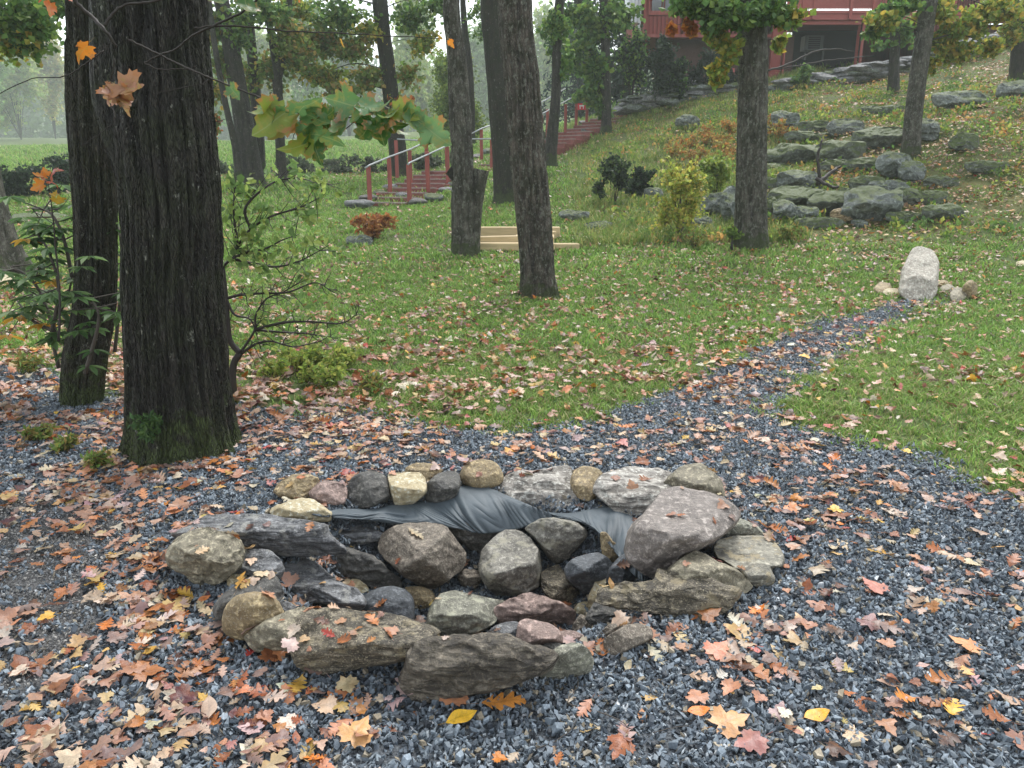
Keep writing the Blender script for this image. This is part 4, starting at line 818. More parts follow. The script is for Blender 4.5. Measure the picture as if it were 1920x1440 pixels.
H_CR = [(1650, 40, 34, 16, 200, YGR, -.4), (1640, 60, 22, 10, 80, GRN, -.2), (1665, 18, 30, 18, 160, GRN, -.3), (1760, 20, 46, 26, 300, YGR, .3), (1820, 50, 46, 26, 280, YGR, .3), (1790, 95, 34, 22, 180, YGR, .4), (1760, 70, 26, 26, 150, YGR, .3), (1860, 90, 34, 18, 160, YGR, .5), (1740, 120, 18, 18, 70, YGR, .3), (1870, 20, 46, 26, 240, YGR, .3), (1700, 8, 44, 14, 160, GRN, 0)]
tree('leaning dark oak on the boulder slope with yellow green leaves', (1706, 292), [(1708, 298), (1712, 220), (1722, 140), (1734, 60), (1742, 0)], [30, 30, 29, 28, 27], 'bark_grey', H_CR, nseg=50, nrings=110, ridge=.012, seed=17, lsize=.11)
tree('small upright trunk in front of the red lattice', (1675, 177), [(1675, 182), (1677, 110), (1680, 40), (1682, 0)], [20, 17, 16, 15], 'bark_far', [(1690, 60, 30, 20, 110, GRN), (1655, 85, 22, 10, 50, GRN)], nseg=26, nrings=60, seed=18, lsize=.14)
tree('dark trunk cut off by the right edge above a flat boulder', (1912, 152), [(1912, 156), (1914, 100), (1918, 40), (1920, 0)], [34, 30, 30, 29], 'bark_far', [(1900, 60, 24, 30, 180, YGR, -.3), (1910, 20, 40, 20, 160, YGR, -.2)], nseg=36, nrings=70, seed=19, lsize=.12)
# leafy round tree behind the lawn trees, conifers, far wood
def blob(name, label, cat, px, py0, py1, rx, Y, n, size, cols, seed, parts=9, group=None, stem=.03, mat='leafage'):
    g = at(px, py1, Y); rs = np.random.RandomState(seed); t = thing(name, tuple(g), label, cat, group); lf = MB(); tw = MB(); m1 = mpp(Y, py0)
    H = (py1-py0)*m1
    for k in range(parts):
        a = rs.rand()*6.28; rr = rs.rand()**.5*.62; zz = .22+.6*rs.rand(); w = math.sin(min(1, zz*1.05+.12)*math.pi)**.5
        c = (g.x+math.cos(a)*rr*rx*m1*w, g.y+math.sin(a)*rr*rx*m1*w, g.z+zz*H)
        cluster(lf, tw, (g.x+rs.randn()*.03, g.y+rs.randn()*.03, g.z), c, (rx*m1*.5, rx*m1*.5, H*.24), n//parts, size, cols, rs)
    tw.build('stems', MAT['greytwig'] if stem > .03 else MAT['twig'], t); lf.build('foliage', MAT[mat], t, smooth=False); return t
blob('weeping_tree', 'dense yellow green rounded tree behind the lichened trunk', 'tree', 852, 90, 282, 66, 36, 9000, .13, [(.17, .25, .05), (.24, .31, .06), (.12, .19, .045)], 31, 22)
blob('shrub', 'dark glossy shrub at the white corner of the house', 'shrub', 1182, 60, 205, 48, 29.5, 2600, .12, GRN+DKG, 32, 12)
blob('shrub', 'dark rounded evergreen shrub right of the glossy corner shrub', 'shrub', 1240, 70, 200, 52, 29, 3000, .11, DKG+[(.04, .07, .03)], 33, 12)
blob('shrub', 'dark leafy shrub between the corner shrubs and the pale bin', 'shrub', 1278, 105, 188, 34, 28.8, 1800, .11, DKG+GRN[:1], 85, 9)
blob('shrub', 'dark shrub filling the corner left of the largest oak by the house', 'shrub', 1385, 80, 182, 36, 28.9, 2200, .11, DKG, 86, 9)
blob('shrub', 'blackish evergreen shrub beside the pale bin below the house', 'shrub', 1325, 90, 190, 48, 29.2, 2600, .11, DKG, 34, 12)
for k, (px, rx, y1, lb) in enumerate([(1800, 80, 120, 'leafy tree behind the left part of the far deck'), (1905, 80, 110, 'leafy tree behind the right end of the far deck'), (1330, 70, 150, 'tall tree rising behind the house')]):
    blob('tree', lb, 'tree', px, -260, y1, rx, 43, 3800, .26, GRN+YGR[:2], 80+k, 14)
blob('shrub', 'small green bush in front of the dark underdeck opening', 'shrub', 1505, 118, 165, 28, 27.8, 700, .10, GRN, 35, 7)
blob('shrub', 'dark spiky shrub left of the yellow bush on the slope', 'shrub', 1150, 290, 392, 46, 17.2, 1900, .075, DKG+[(.07, .12, .04), (.10, .15, .05)], 36, 10)
blob('shrub', 'dark low shrub close behind the dark spiky shrub', 'shrub', 1200, 310, 385, 36, 18.0, 1200, .08, DKG, 37, 8)
blob('yellow_bush', 'airy yellow leaved bush at the foot of the slope', 'bush', 1272, 288, 448, 64, 13.8, 2600, .065, [(.46, .48, .09), (.36, .42, .08), (.5, .42, .10), (.24, .32, .06)], 38, 14, stem=.05)
blob('bush', 'yellowish bush behind and right of the airy yellow bush', 'bush', 1340, 285, 385, 52, 16.5, 2000, .075, [(.30, .36, .07), (.2, .3, .06)], 39, 8)
blob('shrub', 'small light green plant at the left foot of the largest oak', 'shrub', 1372, 425, 468, 24, 12.6, 260, .06, [(.2, .3, .06), (.12, .2, .05)], 40, 5)
GH = 'grey green hedge shrubs behind the stairs'
for k, (px, y0, y1, rx, Y) in enumerate([(560, 282, 342, 60, 27), (640, 284, 345, 64, 27.5), (700, 290, 340, 46, 28), (800, 285, 325, 44, 28), (430, 290, 340, 56, 27), (850, 282, 330, 50, 29), (1000, 240, 285, 40, 30)]):
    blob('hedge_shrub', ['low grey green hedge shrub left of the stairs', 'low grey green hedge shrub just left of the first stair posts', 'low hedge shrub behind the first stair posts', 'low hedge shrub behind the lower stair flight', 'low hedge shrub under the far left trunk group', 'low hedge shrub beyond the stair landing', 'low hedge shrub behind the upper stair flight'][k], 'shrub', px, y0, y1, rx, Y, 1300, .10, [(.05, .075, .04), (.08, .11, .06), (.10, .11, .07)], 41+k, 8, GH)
for k, (px, y0, y1, rx, Y, lb) in enumerate([(60, 300, 395, 75, 20.5, 'dark rounded shrub beyond the lawn at the far left'), (120, 285, 360, 60, 22, 'taller dark shrub behind the second trunk'), (-60, 300, 400, 70, 21, 'dark shrub at the left edge beyond the flared trunk')]):
    blob('dark_shrub', lb, 'shrub', px, y0, y1, rx, Y, 2000, .09, DKG+[(.04, .07, .035)], 50+k, 9)
def conifer(label, px, Y, H, seed, group):
    g = Vector((at(px, 300, Y).x, Y, float(hgt(at(px, 300, Y).x, Y)))); rs = np.random.RandomState(seed); t = thing('conifer', tuple(g), label, 'tree', group)
    V, f = tube([tuple(g), tuple(g+Vector((0, 0, H)))], [H*.018, .02], 8); mk('trunk', V, f, MAT['bark_far'], t); lf = MB(); tw = MB()
    for z in np.arange(.08, .98, .028):
        R = H*.24*(1-z)**.8; nb = 7
        for b in range(nb):
            a = rs.rand()*6.28; e = np.array([math.cos(a)*R, math.sin(a)*R, -R*.22]); o = np.array(g)+np.array([0, 0, z*H])
            V, f = tube([o, o+e], [.03, .006], 3, False); tw.add(V, f); n = int(22*(1.15-z)); tt = rs.rand(n, 1)**.7
            leaves(lf, o+e*tt+rs.randn(n, 3)*R*.07, .34, [(.02, .04, .03), (.03, .055, .04), (.035, .065, .04)], rs, .6, .22)
    tw.build('branches', MAT['twig'], t); lf.build('crown', MAT['leafage'], t, smooth=False)
conifer('bluish spruce behind the white corner of the house', 1165, 39, 11, 61, 'conifers behind the house')
conifer('bluish spruce farther back between the slim trunks', 1085, 47, 12, 62, 'conifers behind the house')
rs = np.random.RandomState(99); lf = MB(); tw = MB()
for k in range(260):
    Y = [212, 250, 290, 335, 390, 450, 520][k % 7]*(.94+.12*rs.rand()); X = (rs.rand()*1.5-.8)*Y
    z0 = float(hgt(X, Y)); H = 15+10*rs.rand(); W = H*.36
    V, f = tube([(X, Y, z0-.3), (X+.2, Y, z0+H*.7)], [.28, .1], 6, False); tw.add(V, f)
    cols = [[(.10, .18, .05), (.13, .22, .06)], [(.15, .22, .06), (.20, .25, .07)], [(.24, .21, .07), (.30, .22, .07)], [(.06, .12, .05), (.08, .14, .06)]][rs.choice(4, p=[.4, .25, .12, .23])]
    m_ = 14; cc = rs.randn(m_, 3); cc /= np.linalg.norm(cc, axis=1)[:, None]; cc *= rs.rand(m_, 1)**.4; cc = cc*np.array([W, W, H*.40])+np.array([X, Y, z0+H*.56])
    P = cc[rs.randint(0, m_, 420)]+rs.randn(420, 3)*np.array([W*.2, W*.2, H*.08]); leaves(lf, P, 1.0+Y*.0018, cols, rs, .1, .5)
P = np.stack([(rs.rand(9000)*1.8-1)*190, 190+rs.rand(9000)*20, np.zeros(9000)], 1); P[:, 2] = hgt(P[:, 0], P[:, 1])+rs.rand(9000)**1.5*6; leaves(lf, P, 1.5, [(.07, .12, .04), (.09, .15, .05)], rs, .1, .5)
fw = lf.build('distant_woods', MAT['leafage'], None, smooth=False); tag(fw, 'misty line of green and yellowing trees beyond the far meadow', 'woods', kind='stuff'); tk = tw.build('distant_trunks', MAT['bark_far'], fw); tk['kind'] = 'stuff'
FT = 'tall misty trees at the edge of the far meadow'
for k, (px, y0, y1, rx, Y, cl, lb) in enumerate([(-40, 60, 262, 70, 120, 0, 'tall misty tree at the far left edge beyond the meadow'), (40, 105, 262, 60, 135, 1, 'round misty green tree left of the second trunk'), (105, 120, 262, 44, 150, 2, 'misty yellowing tree half hidden by the second trunk'), (228, 110, 262, 40, 140, 0, 'misty tree seen in the slit between the two dark trunks'),
        (395, 90, 262, 50, 130, 0, 'misty tree just right of the massive trunk'), (500, 120, 262, 56, 150, 1, 'misty tree behind the forked trunk'), (580, 60, 262, 60, 125, 0, 'tall misty tree between the forked trunk and the dark straight trunk'), (655, 110, 262, 54, 140, 3, 'pale misty tree left of the dark straight trunk'), (785, 50, 262, 60, 120, 1, 'tall misty yellow green tree right of the dark straight trunk'), (900, 110, 262, 60, 145, 3, 'misty tree behind the thin dark stem'), (1080, 60, 250, 60, 125, 0, 'misty tree behind the slender trunk by the stairs'), (1020, 100, 255, 44, 150, 1, 'misty tree right of the nearest lawn tree')]):
    blob('far_tree', lb, 'tree', px, y0-75, y1, rx*1.25, Y, 7000, .62, [[(.18, .32, .10), (.24, .38, .12)], [(.28, .40, .12), (.36, .42, .13)], [(.44, .38, .13), (.34, .38, .12)], [(.22, .33, .14), (.28, .38, .16)]][cl], 130+k, 16, FT)
rs = np.random.RandomState(14); q_ = np.stack([rs.rand(5200)*13+2, 13+rs.rand(5200)*15, np.zeros(5200)], 1); q_ = q_[(q_[:, 0] > 1.2+(q_[:, 1]-14)*.12)&(q_[:, 0] < q_[:, 1]*.8)]
q_ = q_[fbm(q_*np.array([.9, .9, 1]), 3, 44) > .02]; q_[:, 2] = hgt(q_[:, 0], q_[:, 1]); lf = MB()
for cset, a_, b_ in (([(.24, .34, .06), (.16, .27, .05), (.34, .38, .08)], 0, .6), ([(.10, .2, .05), (.14, .24, .06)], .6, .85), ([(.5, .32, .10), (.45, .25, .08)], .85, 1.)):
    s_ = q_[int(a_*len(q_)):int(b_*len(q_))]; P = np.repeat(s_, 7, 0)+rs.randn(len(s_)*7, 3)*np.array([.09, .09, .05])+np.array([0, 0, .07]); leaves(lf, P, .10, cset, rs, -.5, .35)
tag(lf.build('undergrowth', MAT['leafage'], None, smooth=False), 'low yellow green seedlings and fern sprouts covering the boulder slope', 'undergrowth', kind='stuff')
# ferns and small plants
def fern(label, px, py, rpx, hpx, n, cols, seed, group, name='fern', Y=None):
    g = ground(px, py) if Y is None else at(px, py, Y); rs = np.random.RandomState(seed); t = thing(name, tuple(g), label, 'fern' if name == 'fern' else 'plant', group); lf = MB(); tw = MB(); m1 = mpp(g.y, py)
    for k in range(n):
        a = rs.rand()*6.28; R = rpx*m1*(.4+.6*rs.rand()); H = hpx*m1*(.5+.6*rs.rand()); e = np.array([math.cos(a)*R, math.sin(a)*R, H*.75]); mid = e*.55+np.array([0, 0, H*.45])
        S = spline([np.zeros(3), mid, e], 14)+np.array(g); V, f = tube(S, np.linspace(.006, .002, 14), 3, False); tw.add(V, f)
        for sgn in (0, 1, 2): leaves(lf, S[2:]+rs.randn(12, 3)*.01, R*.22+.02, cols, rs, .1, .28)
    tw.build('stems', MAT['twig'], t); lf.build('fronds' if name == 'fern' else 'foliage', MAT['leafage'], t, smooth=False)
FN = [(.35, .15, .05), (.42, .22, .07), (.28, .11, .04)]; FY = [(.4, .28, .08), (.45, .2, .06), (.3, .3, .08)]
fern('dead orange fern on the lawn left of the lichened tree', 700, 452, 46, 52, 22, FN, 1, None)
for k, (px, py) in enumerate([(1262, 300), (1290, 285), (1320, 270), (1345, 285), (1370, 300), (1340, 315), (1300, 310), (1372, 255), (1462, 262), (1440, 250)]):
    fern('orange yellow fern clump %s in the tall grass' % ['at the left end', 'beside the left end clump', 'highest left of the oak', 'in the middle of the bank', 'touching the oak from the left', 'lowest near the oak', 'low in the middle of the bank', 'above the others by the oak', 'right of the oak', 'tight behind the oak on its right'][k], px, py, 30, 34, 12, FY, 10+k, 'fern clumps on the slope')
for k, (px, py) in enumerate([(560, 700), (600, 690), (630, 705), (585, 722), (540, 690), (620, 730), (515, 715), (650, 692)]):
    fern(['yellow green seedling plant nearest the thin branching shrub', 'yellow green plant in the middle of the seedling patch', 'tall yellow green plant in the seedling patch', 'low plant at the front of the seedling patch', 'small plant at the back of the seedling patch', 'small plant at the right front of the seedling patch', 'plant at the left end of the seedling patch', 'plant at the right end of the seedling patch'][k], px, py, 30, 42, 12, [(.32, .42, .08), (.22, .32, .07), (.40, .42, .10)], 30+k, 'low plants behind the pit', 'small_plant')
fern('spiky green weed growing against the massive trunk foot', 285, 830, 34, 60, 14, [(.06, .13, .04), (.10, .18, .05)], 44, None, 'small_plant', Y=3.75)
for k, (px, py) in enumerate([(120, 850), (180, 880), (80, 830), (60, 700), (700, 735), (420, 730), (1300, 470), (1480, 455)]):
    fern(['olive weed left of the massive trunk', 'brownish weed in the litter left of the massive trunk', 'low weed nearest the left edge', 'weed beside the left gravel path', 'small weed in the lawn edge behind the pit', 'weed behind the massive trunk foot', 'weed at the foot of the slope', 'dry weed beside the largest oak foot'][k], px, py, 30, 34, 9, OLV+[(.25, .2, .06)], 60+k, 'weeds', 'small_plant')
# rhododendron around the second trunk; bare shrub right of the massive trunk
def whorl(lf, c, ax, size, rs, cols):
    n = rs.randint(6, 10); c = np.array(c)
    for i in range(n):
        a = 6.28*i/n+rs.rand()*.4; d = np.array([math.cos(a), math.sin(a), -.1-.35*rs.rand()])+np.array(ax)*.25; d /= np.linalg.norm(d); s = np.cross(d, [0, 0, 1]); s /= np.linalg.norm(s); nm = np.cross(s, d); L = size*(.7+.5*rs.rand())
        pr = [(0, 0, 0), (.3, .15, .04), (.65, .16, .03), (1, 0, -.12), (.65, -.16, .03), (.3, -.15, .04)]
        lf.add([c+d*L*p+s*L*q+nm*L*r for p, q, r in pr], [(0, 1, 2, 3), (0, 3, 4, 5)], np.array(cols[rs.randint(len(cols))])*(.8+.4*rs.rand()))
def wander(tw, P, r0, r1, ns=5):
    S = spline(P, 4*len(P)); V, f = tube(S, np.linspace(r0, r1, len(S)), ns); tw.add(V, f); return S
rs = np.random.RandomState(5); RB = at(125, 770, 5.0)
rh = thing('rhododendron', (RB.x, RB.y, float(hgt(RB.x, RB.y))), 'rhododendron with drooping leathery leaves round the slimmer mossy trunk', 'shrub'); tw = MB(); lf = MB()
RC = [(.08, .16, .05), (.11, .20, .07), (.14, .23, .08), (.06, .13, .04)]
mains = [[(110, 690, 5), (98, 620, 5), (125, 560, 5.05), (135, 520, 5)], [(108, 640, 5), (80, 560, 5.1), (55, 520, 5.1), (20, 500, 5.1)], [(98, 620, 5), (110, 540, 4.9), (90, 470, 4.9), (70, 440, 4.95)], [(160, 700, 4.6), (185, 600, 4.6), (170, 560, 4.6)], [(215, 660, 5.3), (225, 560, 5.3), (228, 480, 5.3), (222, 420, 5.4)], [(98, 620, 5), (60, 600, 5.1), (30, 560, 5.2)], [(135, 520, 5), (120, 450, 5), (95, 400, 5), (60, 390, 5.1)]]
for mn in mains:
    S = wander(tw, [tuple(at(*p)) for p in mn], .014, .006)
    for k in range(12):
        q = S[rs.randint(len(S)//3, len(S))]; e = q+rs.randn(3)*np.array([.14, .1, .08]); V, f = tube([q, e], [.005, .003], 4, False); tw.add(V, f); whorl(lf, e, (0, 0, .3), .12, rs, RC if rs.rand() > .06 else [(.6, .35, .04)])
for px, py in [(165, 480), (152, 500), (160, 605), (145, 620), (178, 655), (168, 685), (112, 665), (50, 540), (30, 530), (70, 480), (100, 430), (80, 445), (215, 430), (235, 415), (128, 660)]:
    whorl(lf, tuple(at(px, py, 4.62 if 140 < px < 200 else 4.95)), (0, 0, .2), .10, rs, RC)
tw.build('branches', MAT['greytwig'], rh); lf.build('leaves', MAT['leafage'], rh, smooth=False)
BS = ground(441, 742); bs = thing('branching_shrub', tuple(BS), 'thin dark branching shrub with small pale green leaves right of the massive trunk', 'shrub'); tw = MB(); lf = MB(); Yb = BS.y
def px3(L, dy=0): return [tuple(at(a, b, Yb+dy+c)) for a, b, c in L]
wander(tw, px3([(438, 748, 0), (436, 700, 0), (440, 678, 0), (450, 662, 0)]), .028, .022, 8)
wander(tw, px3([(450, 662, 0), (432, 640, 0), (427, 605, 0), (424, 560, .02), (418, 500, .05)]), .022, .014, 7)
BR = [[(450, 662, 0), (462, 645, 0), (478, 618, 0), (480, 590, 0), (500, 560, 0), (530, 548, 0), (560, 530, 0)], [(450, 665, 0), (480, 645, 0), (510, 640, 0), (550, 650, 0), (600, 640, .1)], [(478, 618, 0), (530, 605, -.05), (580, 603, -.1), (640, 606, -.1), (668, 590, -.1)], [(478, 618, 0), (520, 622, .1), (570, 625, .15), (620, 632, .2)],
      [(424, 560, .02), (450, 553, 0), (490, 550, 0), (540, 548, -.05), (590, 530, -.1), (620, 545, -.1)], [(418, 500, .05), (435, 485, 0), (460, 475, 0), (500, 465, -.1), (530, 450, -.1), (560, 440, -.1)], [(435, 485, 0), (480, 495, .05), (520, 500, .1), (560, 490, .1), (600, 470, .1)],
      [(446, 462, 0), (440, 420, 0), (438, 380, 0), (442, 340, .05)], [(446, 462, 0), (470, 430, 0), (510, 405, 0), (560, 390, -.1), (600, 370, -.1)], [(438, 480, 0), (446, 462, 0)], [(470, 430, 0), (460, 390, 0), (500, 350, 0), (540, 335, 0), (600, 340, 0)], [(424, 560, .02), (440, 590, 0), (470, 600, 0), (485, 640, 0)]]
for B in BR:
    S = wander(tw, px3(B), .011, .003, 5); sc_ = np.linalg.norm(S[-1]-S[0])
    for k in range(int(8+sc_*22)):
        i = rs.randint(2, len(S)); q = S[i]; d = (S[min(i+1, len(S)-1)]-S[i-1]); d /= np.linalg.norm(d)+1e-9; e = q+(d*.6+rs.randn(3)*np.array([.5, .5, .6]))*(.06+.10*rs.rand()); m_ = (q+e)/2+rs.randn(3)*.01
        V, f = tube([q, m_, e], [.0035, .003, .0015], 3, False); tw.add(V, f)
        if min(b_[1] for b_ in B) < 480 and rs.rand() < .9 or rs.rand() < .2:
            for z in range(5): leaves(lf, e[None]+rs.randn(1, 3)*.03, .05, [(.20, .31, .08), (.14, .24, .07), (.30, .38, .10)], rs, .5, .5, True)
tw.build('branches', MAT['twig'], bs); lf.build('leaves', MAT['leafage'], bs, smooth=False)
# fallen branches at the house and on the slope
for nm, pts, r, lb in (('dead_branch', [(1440, 132, 26), (1475, 122, 26), (1520, 100, 26), (1560, 92, 26), (1600, 96, 26)], .035, 'upper dead branch reaching across the dark underdeck opening'), ('dead_branch', [(1440, 132, 26), (1490, 124, 26), (1560, 112, 26), (1640, 104, 26)], .025, 'lower dead branch reaching across the dark underdeck opening'),
        ('fallen_log', [(1532, 345, 16), (1555, 325, 16.2), (1575, 312, 16.4)], .05, 'dark broken log lying between boulders on the slope'), ('fallen_log', [(1530, 335, 16), (1560, 350, 15.8), (1572, 352, 15.6)], .04, 'short log crossing the dark broken log'), ('dead_branch', [(1538, 345, 16.1), (1534, 300, 16.1), (1540, 262, 16.2)], .04, 'dark upright dead stem in the crack of the mossy ledge'), ('fallen_log', [(1690, 345, 16.2), (1780, 338, 16.3), (1880, 330, 16.4)], .04, 'long dark log half sunk in leaves on the right slope')):
    S = spline([tuple(at(*p)) for p in pts], 16)+rs.randn(16, 3)*.01; V, f = tube(S, np.linspace(r, r*.5, 16), 7); tag(mk(nm, V, f, MAT['twig'], origin=tuple(S[0])), lb, 'branch' if 'branch' in nm else 'log')
# ---------------------------------------------------------------- scattered cover
def scatter(name, P, rot, scl, idx, col, temps, label, cat):
    tc = bpy.data.collections.new(name+'_kinds')
    for t in temps: tc.objects.link(t)
    me = bpy.data.meshes.new(name); me.vertices.add(len(P)); me.vertices.foreach_set('co', np.asarray(P, np.float32).ravel())
    for an, ty, dt, fld in (('rot', 'FLOAT_VECTOR', rot, 'vector'), ('scl', 'FLOAT', scl, 'value'), ('idx', 'INT', idx, 'value'), ('icol', 'FLOAT_VECTOR', col, 'vector')):
        if dt is None: continue
        a = me.attributes.new(an, ty, 'POINT'); a.data.foreach_set(fld, np.asarray(dt, np.int32 if ty == 'INT' else np.float32).ravel())
    o = put(bpy.data.objects.new(name, me)); g = bpy.data.node_groups.new(name, 'GeometryNodeTree')
    g.interface.new_socket('Geometry', in_out='INPUT', socket_type='NodeSocketGeometry'); g.interface.new_socket('Geometry', in_out='OUTPUT', socket_type='NodeSocketGeometry')
    N = g.nodes.new; gi = N('NodeGroupInput'); go = N('NodeGroupOutput'); ip = N('GeometryNodeInstanceOnPoints'); ci = N('GeometryNodeCollectionInfo')
    ci.inputs['Collection'].default_value = tc; ci.inputs['Separate Children'].default_value = True; ci.inputs['Reset Children'].default_value = True
    ip.inputs['Pick Instance'].default_value = True
    def na(n, ty):
        k = N('GeometryNodeInputNamedAttribute'); k.data_type = ty; k.inputs['Name'].default_value = n; return k.outputs['Attribute']
    L = g.links.new; L(gi.outputs[0], ip.inputs['Points']); L(ci.outputs[0], ip.inputs['Instance']); L(na('idx', 'INT'), ip.inputs['Instance Index'])
    L(na('rot', 'FLOAT_VECTOR'), ip.inputs['Rotation']); L(na('scl', 'FLOAT'), ip.inputs['Scale']); L(ip.outputs[0], go.inputs[0])
    m = o.modifiers.new('cover', 'NODES'); m.node_group = g; return tag(o, label, cat, kind='stuff')
rs = np.random.RandomState(21)
# crushed stone: small heaps of angular chips
def chip_heap(i, n, smin_, smax_, R, pal):
    mb = MB()
    for k in range(n):
        s = smin_+(smax_-smin_)*rs.rand(); a = rs.rand()*6.28; r = R*rs.rand()**.5; A = rs.randn(3, 3); Q, _ = np.linalg.qr(A)
        v = np.array([(x, y, z) for z in (-1, 1) for x, y in ((-1, -1), (1, -1), (1, 1), (-1, 1))], float)*np.array([1, .72, .48])*(1+rs.randn(8, 1)*.18)+rs.randn(8, 3)*.12
        T = np.eye(3)*.6+Q*.4; v = (v@T.T)*s/2+np.array([math.cos(a)*r, math.sin(a)*r, rs.rand()*.012]); mb.add(v, BF, np.array(pal[rs.randint(len(pal))])*(.7+.6*rs.rand()))
    return mk('chip_heap_%02d' % i, np.vstack(mb.v), mb.f, MAT['chips'], col=np.vstack(mb.c), smooth=False, link=False)
PAL = [(.075, .092, .112)]*3+[(.12, .148, .175)]*5+[(.17, .205, .238)]*6+[(.23, .27, .30)]*3+[(.34, .38, .41), (.03, .036, .044), (.52, .55, .57), (.22, .19, .14)]
PG = [(.15, .15, .15), (.10, .10, .10), (.21, .21, .205), (.07, .07, .07), (.30, .29, .27)]
heaps = [chip_heap(i, 14, .012, .029, .047, PAL) for i in range(10)]
grits = [chip_heap(i+20, 16, .005, .013, .045, PG) for i in range(5)]
def cand(n, y0, y1, w=.92, ex=1.1):
    y = (y0**2+(y1**2-y0**2)*rs.rand(n))**.5; x = (rs.rand(n)*2-1)*(w*y+ex); return np.stack([x, y, np.zeros(n)], 1)
def drop(P, dz=0): P = P.copy(); P[:, 2] = hgt(P[:, 0], P[:, 1])+dz; return P
A_ = lambda y0, y1, w=.92, ex=1.1: w*(y1*y1-y0*y0)+2*ex*(y1-y0)
G1 = cand(int(A_(1.1, 5.2)*1150), 1.1, 5.2); G2 = cand(int(A_(5.2, 10)*520), 5.2, 10)
Gp = np.vstack([G1, G2]); Gp = Gp[m_grav(Gp, .05)]; gm = m_grit(Gp)&(rs.rand(len(Gp)) < .85)
Gp = drop(Gp, 0); Gp[:, 2] += -.006+.012*rs.rand(len(Gp)); N_ = len(Gp); idx = rs.randint(0, 10, N_); idx[gm] = 10+rs.randint(0, 5, gm.sum())
rot = np.stack([rs.randn(N_)*.15, rs.randn(N_)*.15, rs.rand(N_)*6.28], 1)
scatter('gravel', Gp, rot, .8+.45*rs.rand(N_), idx, None, heaps+grits, 'blue grey crushed stone chips round the ring and along the path', 'gravel')
# grass tufts
def tuft(i, n, H, R, pal, lean=.5, w=.0035):
    mb = MB()
    for k in range(n):
        a = rs.rand()*6.28; r = R*rs.rand()**.5; b = np.array([math.cos(a)*r, math.sin(a)*r, -.005]); h = H*(.5+.7*rs.rand()); d = rs.randn(2)*lean*h; t = rs.rand()*6.28; s = np.array([math.cos(t), math.sin(t), 0])*w*(.7+.6*rs.rand())
        m1 = b+np.array([d[0]*.35, d[1]*.35, h*.6]); e = b+np.array([d[0], d[1], h*.95]); c = np.array(pal[rs.randint(len(pal))])*(.75+.5*rs.rand())
        mb.add([b-s, b+s, m1+s*.75, m1-s*.75, e], [(0, 1, 2, 3), (3, 2, 4)], c)
    return mk('tuft_%02d' % i, np.vstack(mb.v), mb.f, MAT['blades'], col=np.vstack(mb.c), smooth=False, link=False)
GP_ = [(.15, .29, .05), (.19, .34, .06), (.12, .23, .045), (.24, .38, .08), (.30, .38, .11), (.36, .34, .15)]
HP_ = [(.17, .27, .06), (.24, .32, .08), (.12, .22, .045), (.36, .35, .12)]
tufts = [tuft(i, 18, .038, .05, GP_, .7) for i in range(6)]; far_t = [tuft(i+10, 16, .055, .12, GP_, .7, .007) for i in range(5)]; hill_t = [tuft(i+20, 14, .19, .16, HP_, .5, .009) for i in range(4)]
B_ = [cand(int(A_(3.0, 6.5)*520), 3.0, 6.5), cand(int(A_(6.5, 11)*230), 6.5, 11), cand(int(A_(11, 19)*75), 11, 19), cand(int(A_(19, 34)*26), 19, 34), cand(int(A_(34, 64)*5), 34, 64)]
gp, gi_, gs = [], [], []
for k, P in enumerate(B_):
    P = P[~m_grav(P, .045)]
    pn = fbm(P*np.array([1.3, 1.3, 1]), 3, 77); left = (P[:, 0] < -1.15-(P[:, 1]-3)*.12)&(P[:, 1] < 5.6)
    hill = (P[:, 1] > 13)&(P[:, 0] > 1.2+(P[:, 1]-14)*.05)&(P[:, 1] < 34); rt = hill&(P[:, 0] > P[:, 1]*.38)
    keep = rs.rand(len(P)) < np.clip(.82+pn*.8, .15, 1); keep &= ~(left&(rs.rand(len(P)) < .85)); keep &= ~(rt&(rs.rand(len(P)) < .5))
    P = P[keep]; hill = hill[keep]
    n = len(P); i_ = rs.randint(0, 6, n) if k < 1 else 6+rs.randint(0, 5, n); rt = rt[keep]; i_ = np.where(hill&~rt, 11+rs.randint(0, 4, n), i_)
    gp.append(P); gi_.append(i_); gs.append(np.where(hill, .6+.7*rs.rand(n), (.8+.5*rs.rand(n))*[1, .85, 1.3, 2.0, 3.6][k]))
Gp = drop(np.vstack(gp)); N_ = len(Gp)
scatter('grass', Gp, np.stack([rs.randn(N_)*.1, rs.randn(N_)*.1, rs.rand(N_)*6.28], 1), np.concatenate(gs), np.concatenate(gi_), None, tufts+far_t+hill_t, 'green lawn grass and longer yellowish grass on the slope', 'grass')
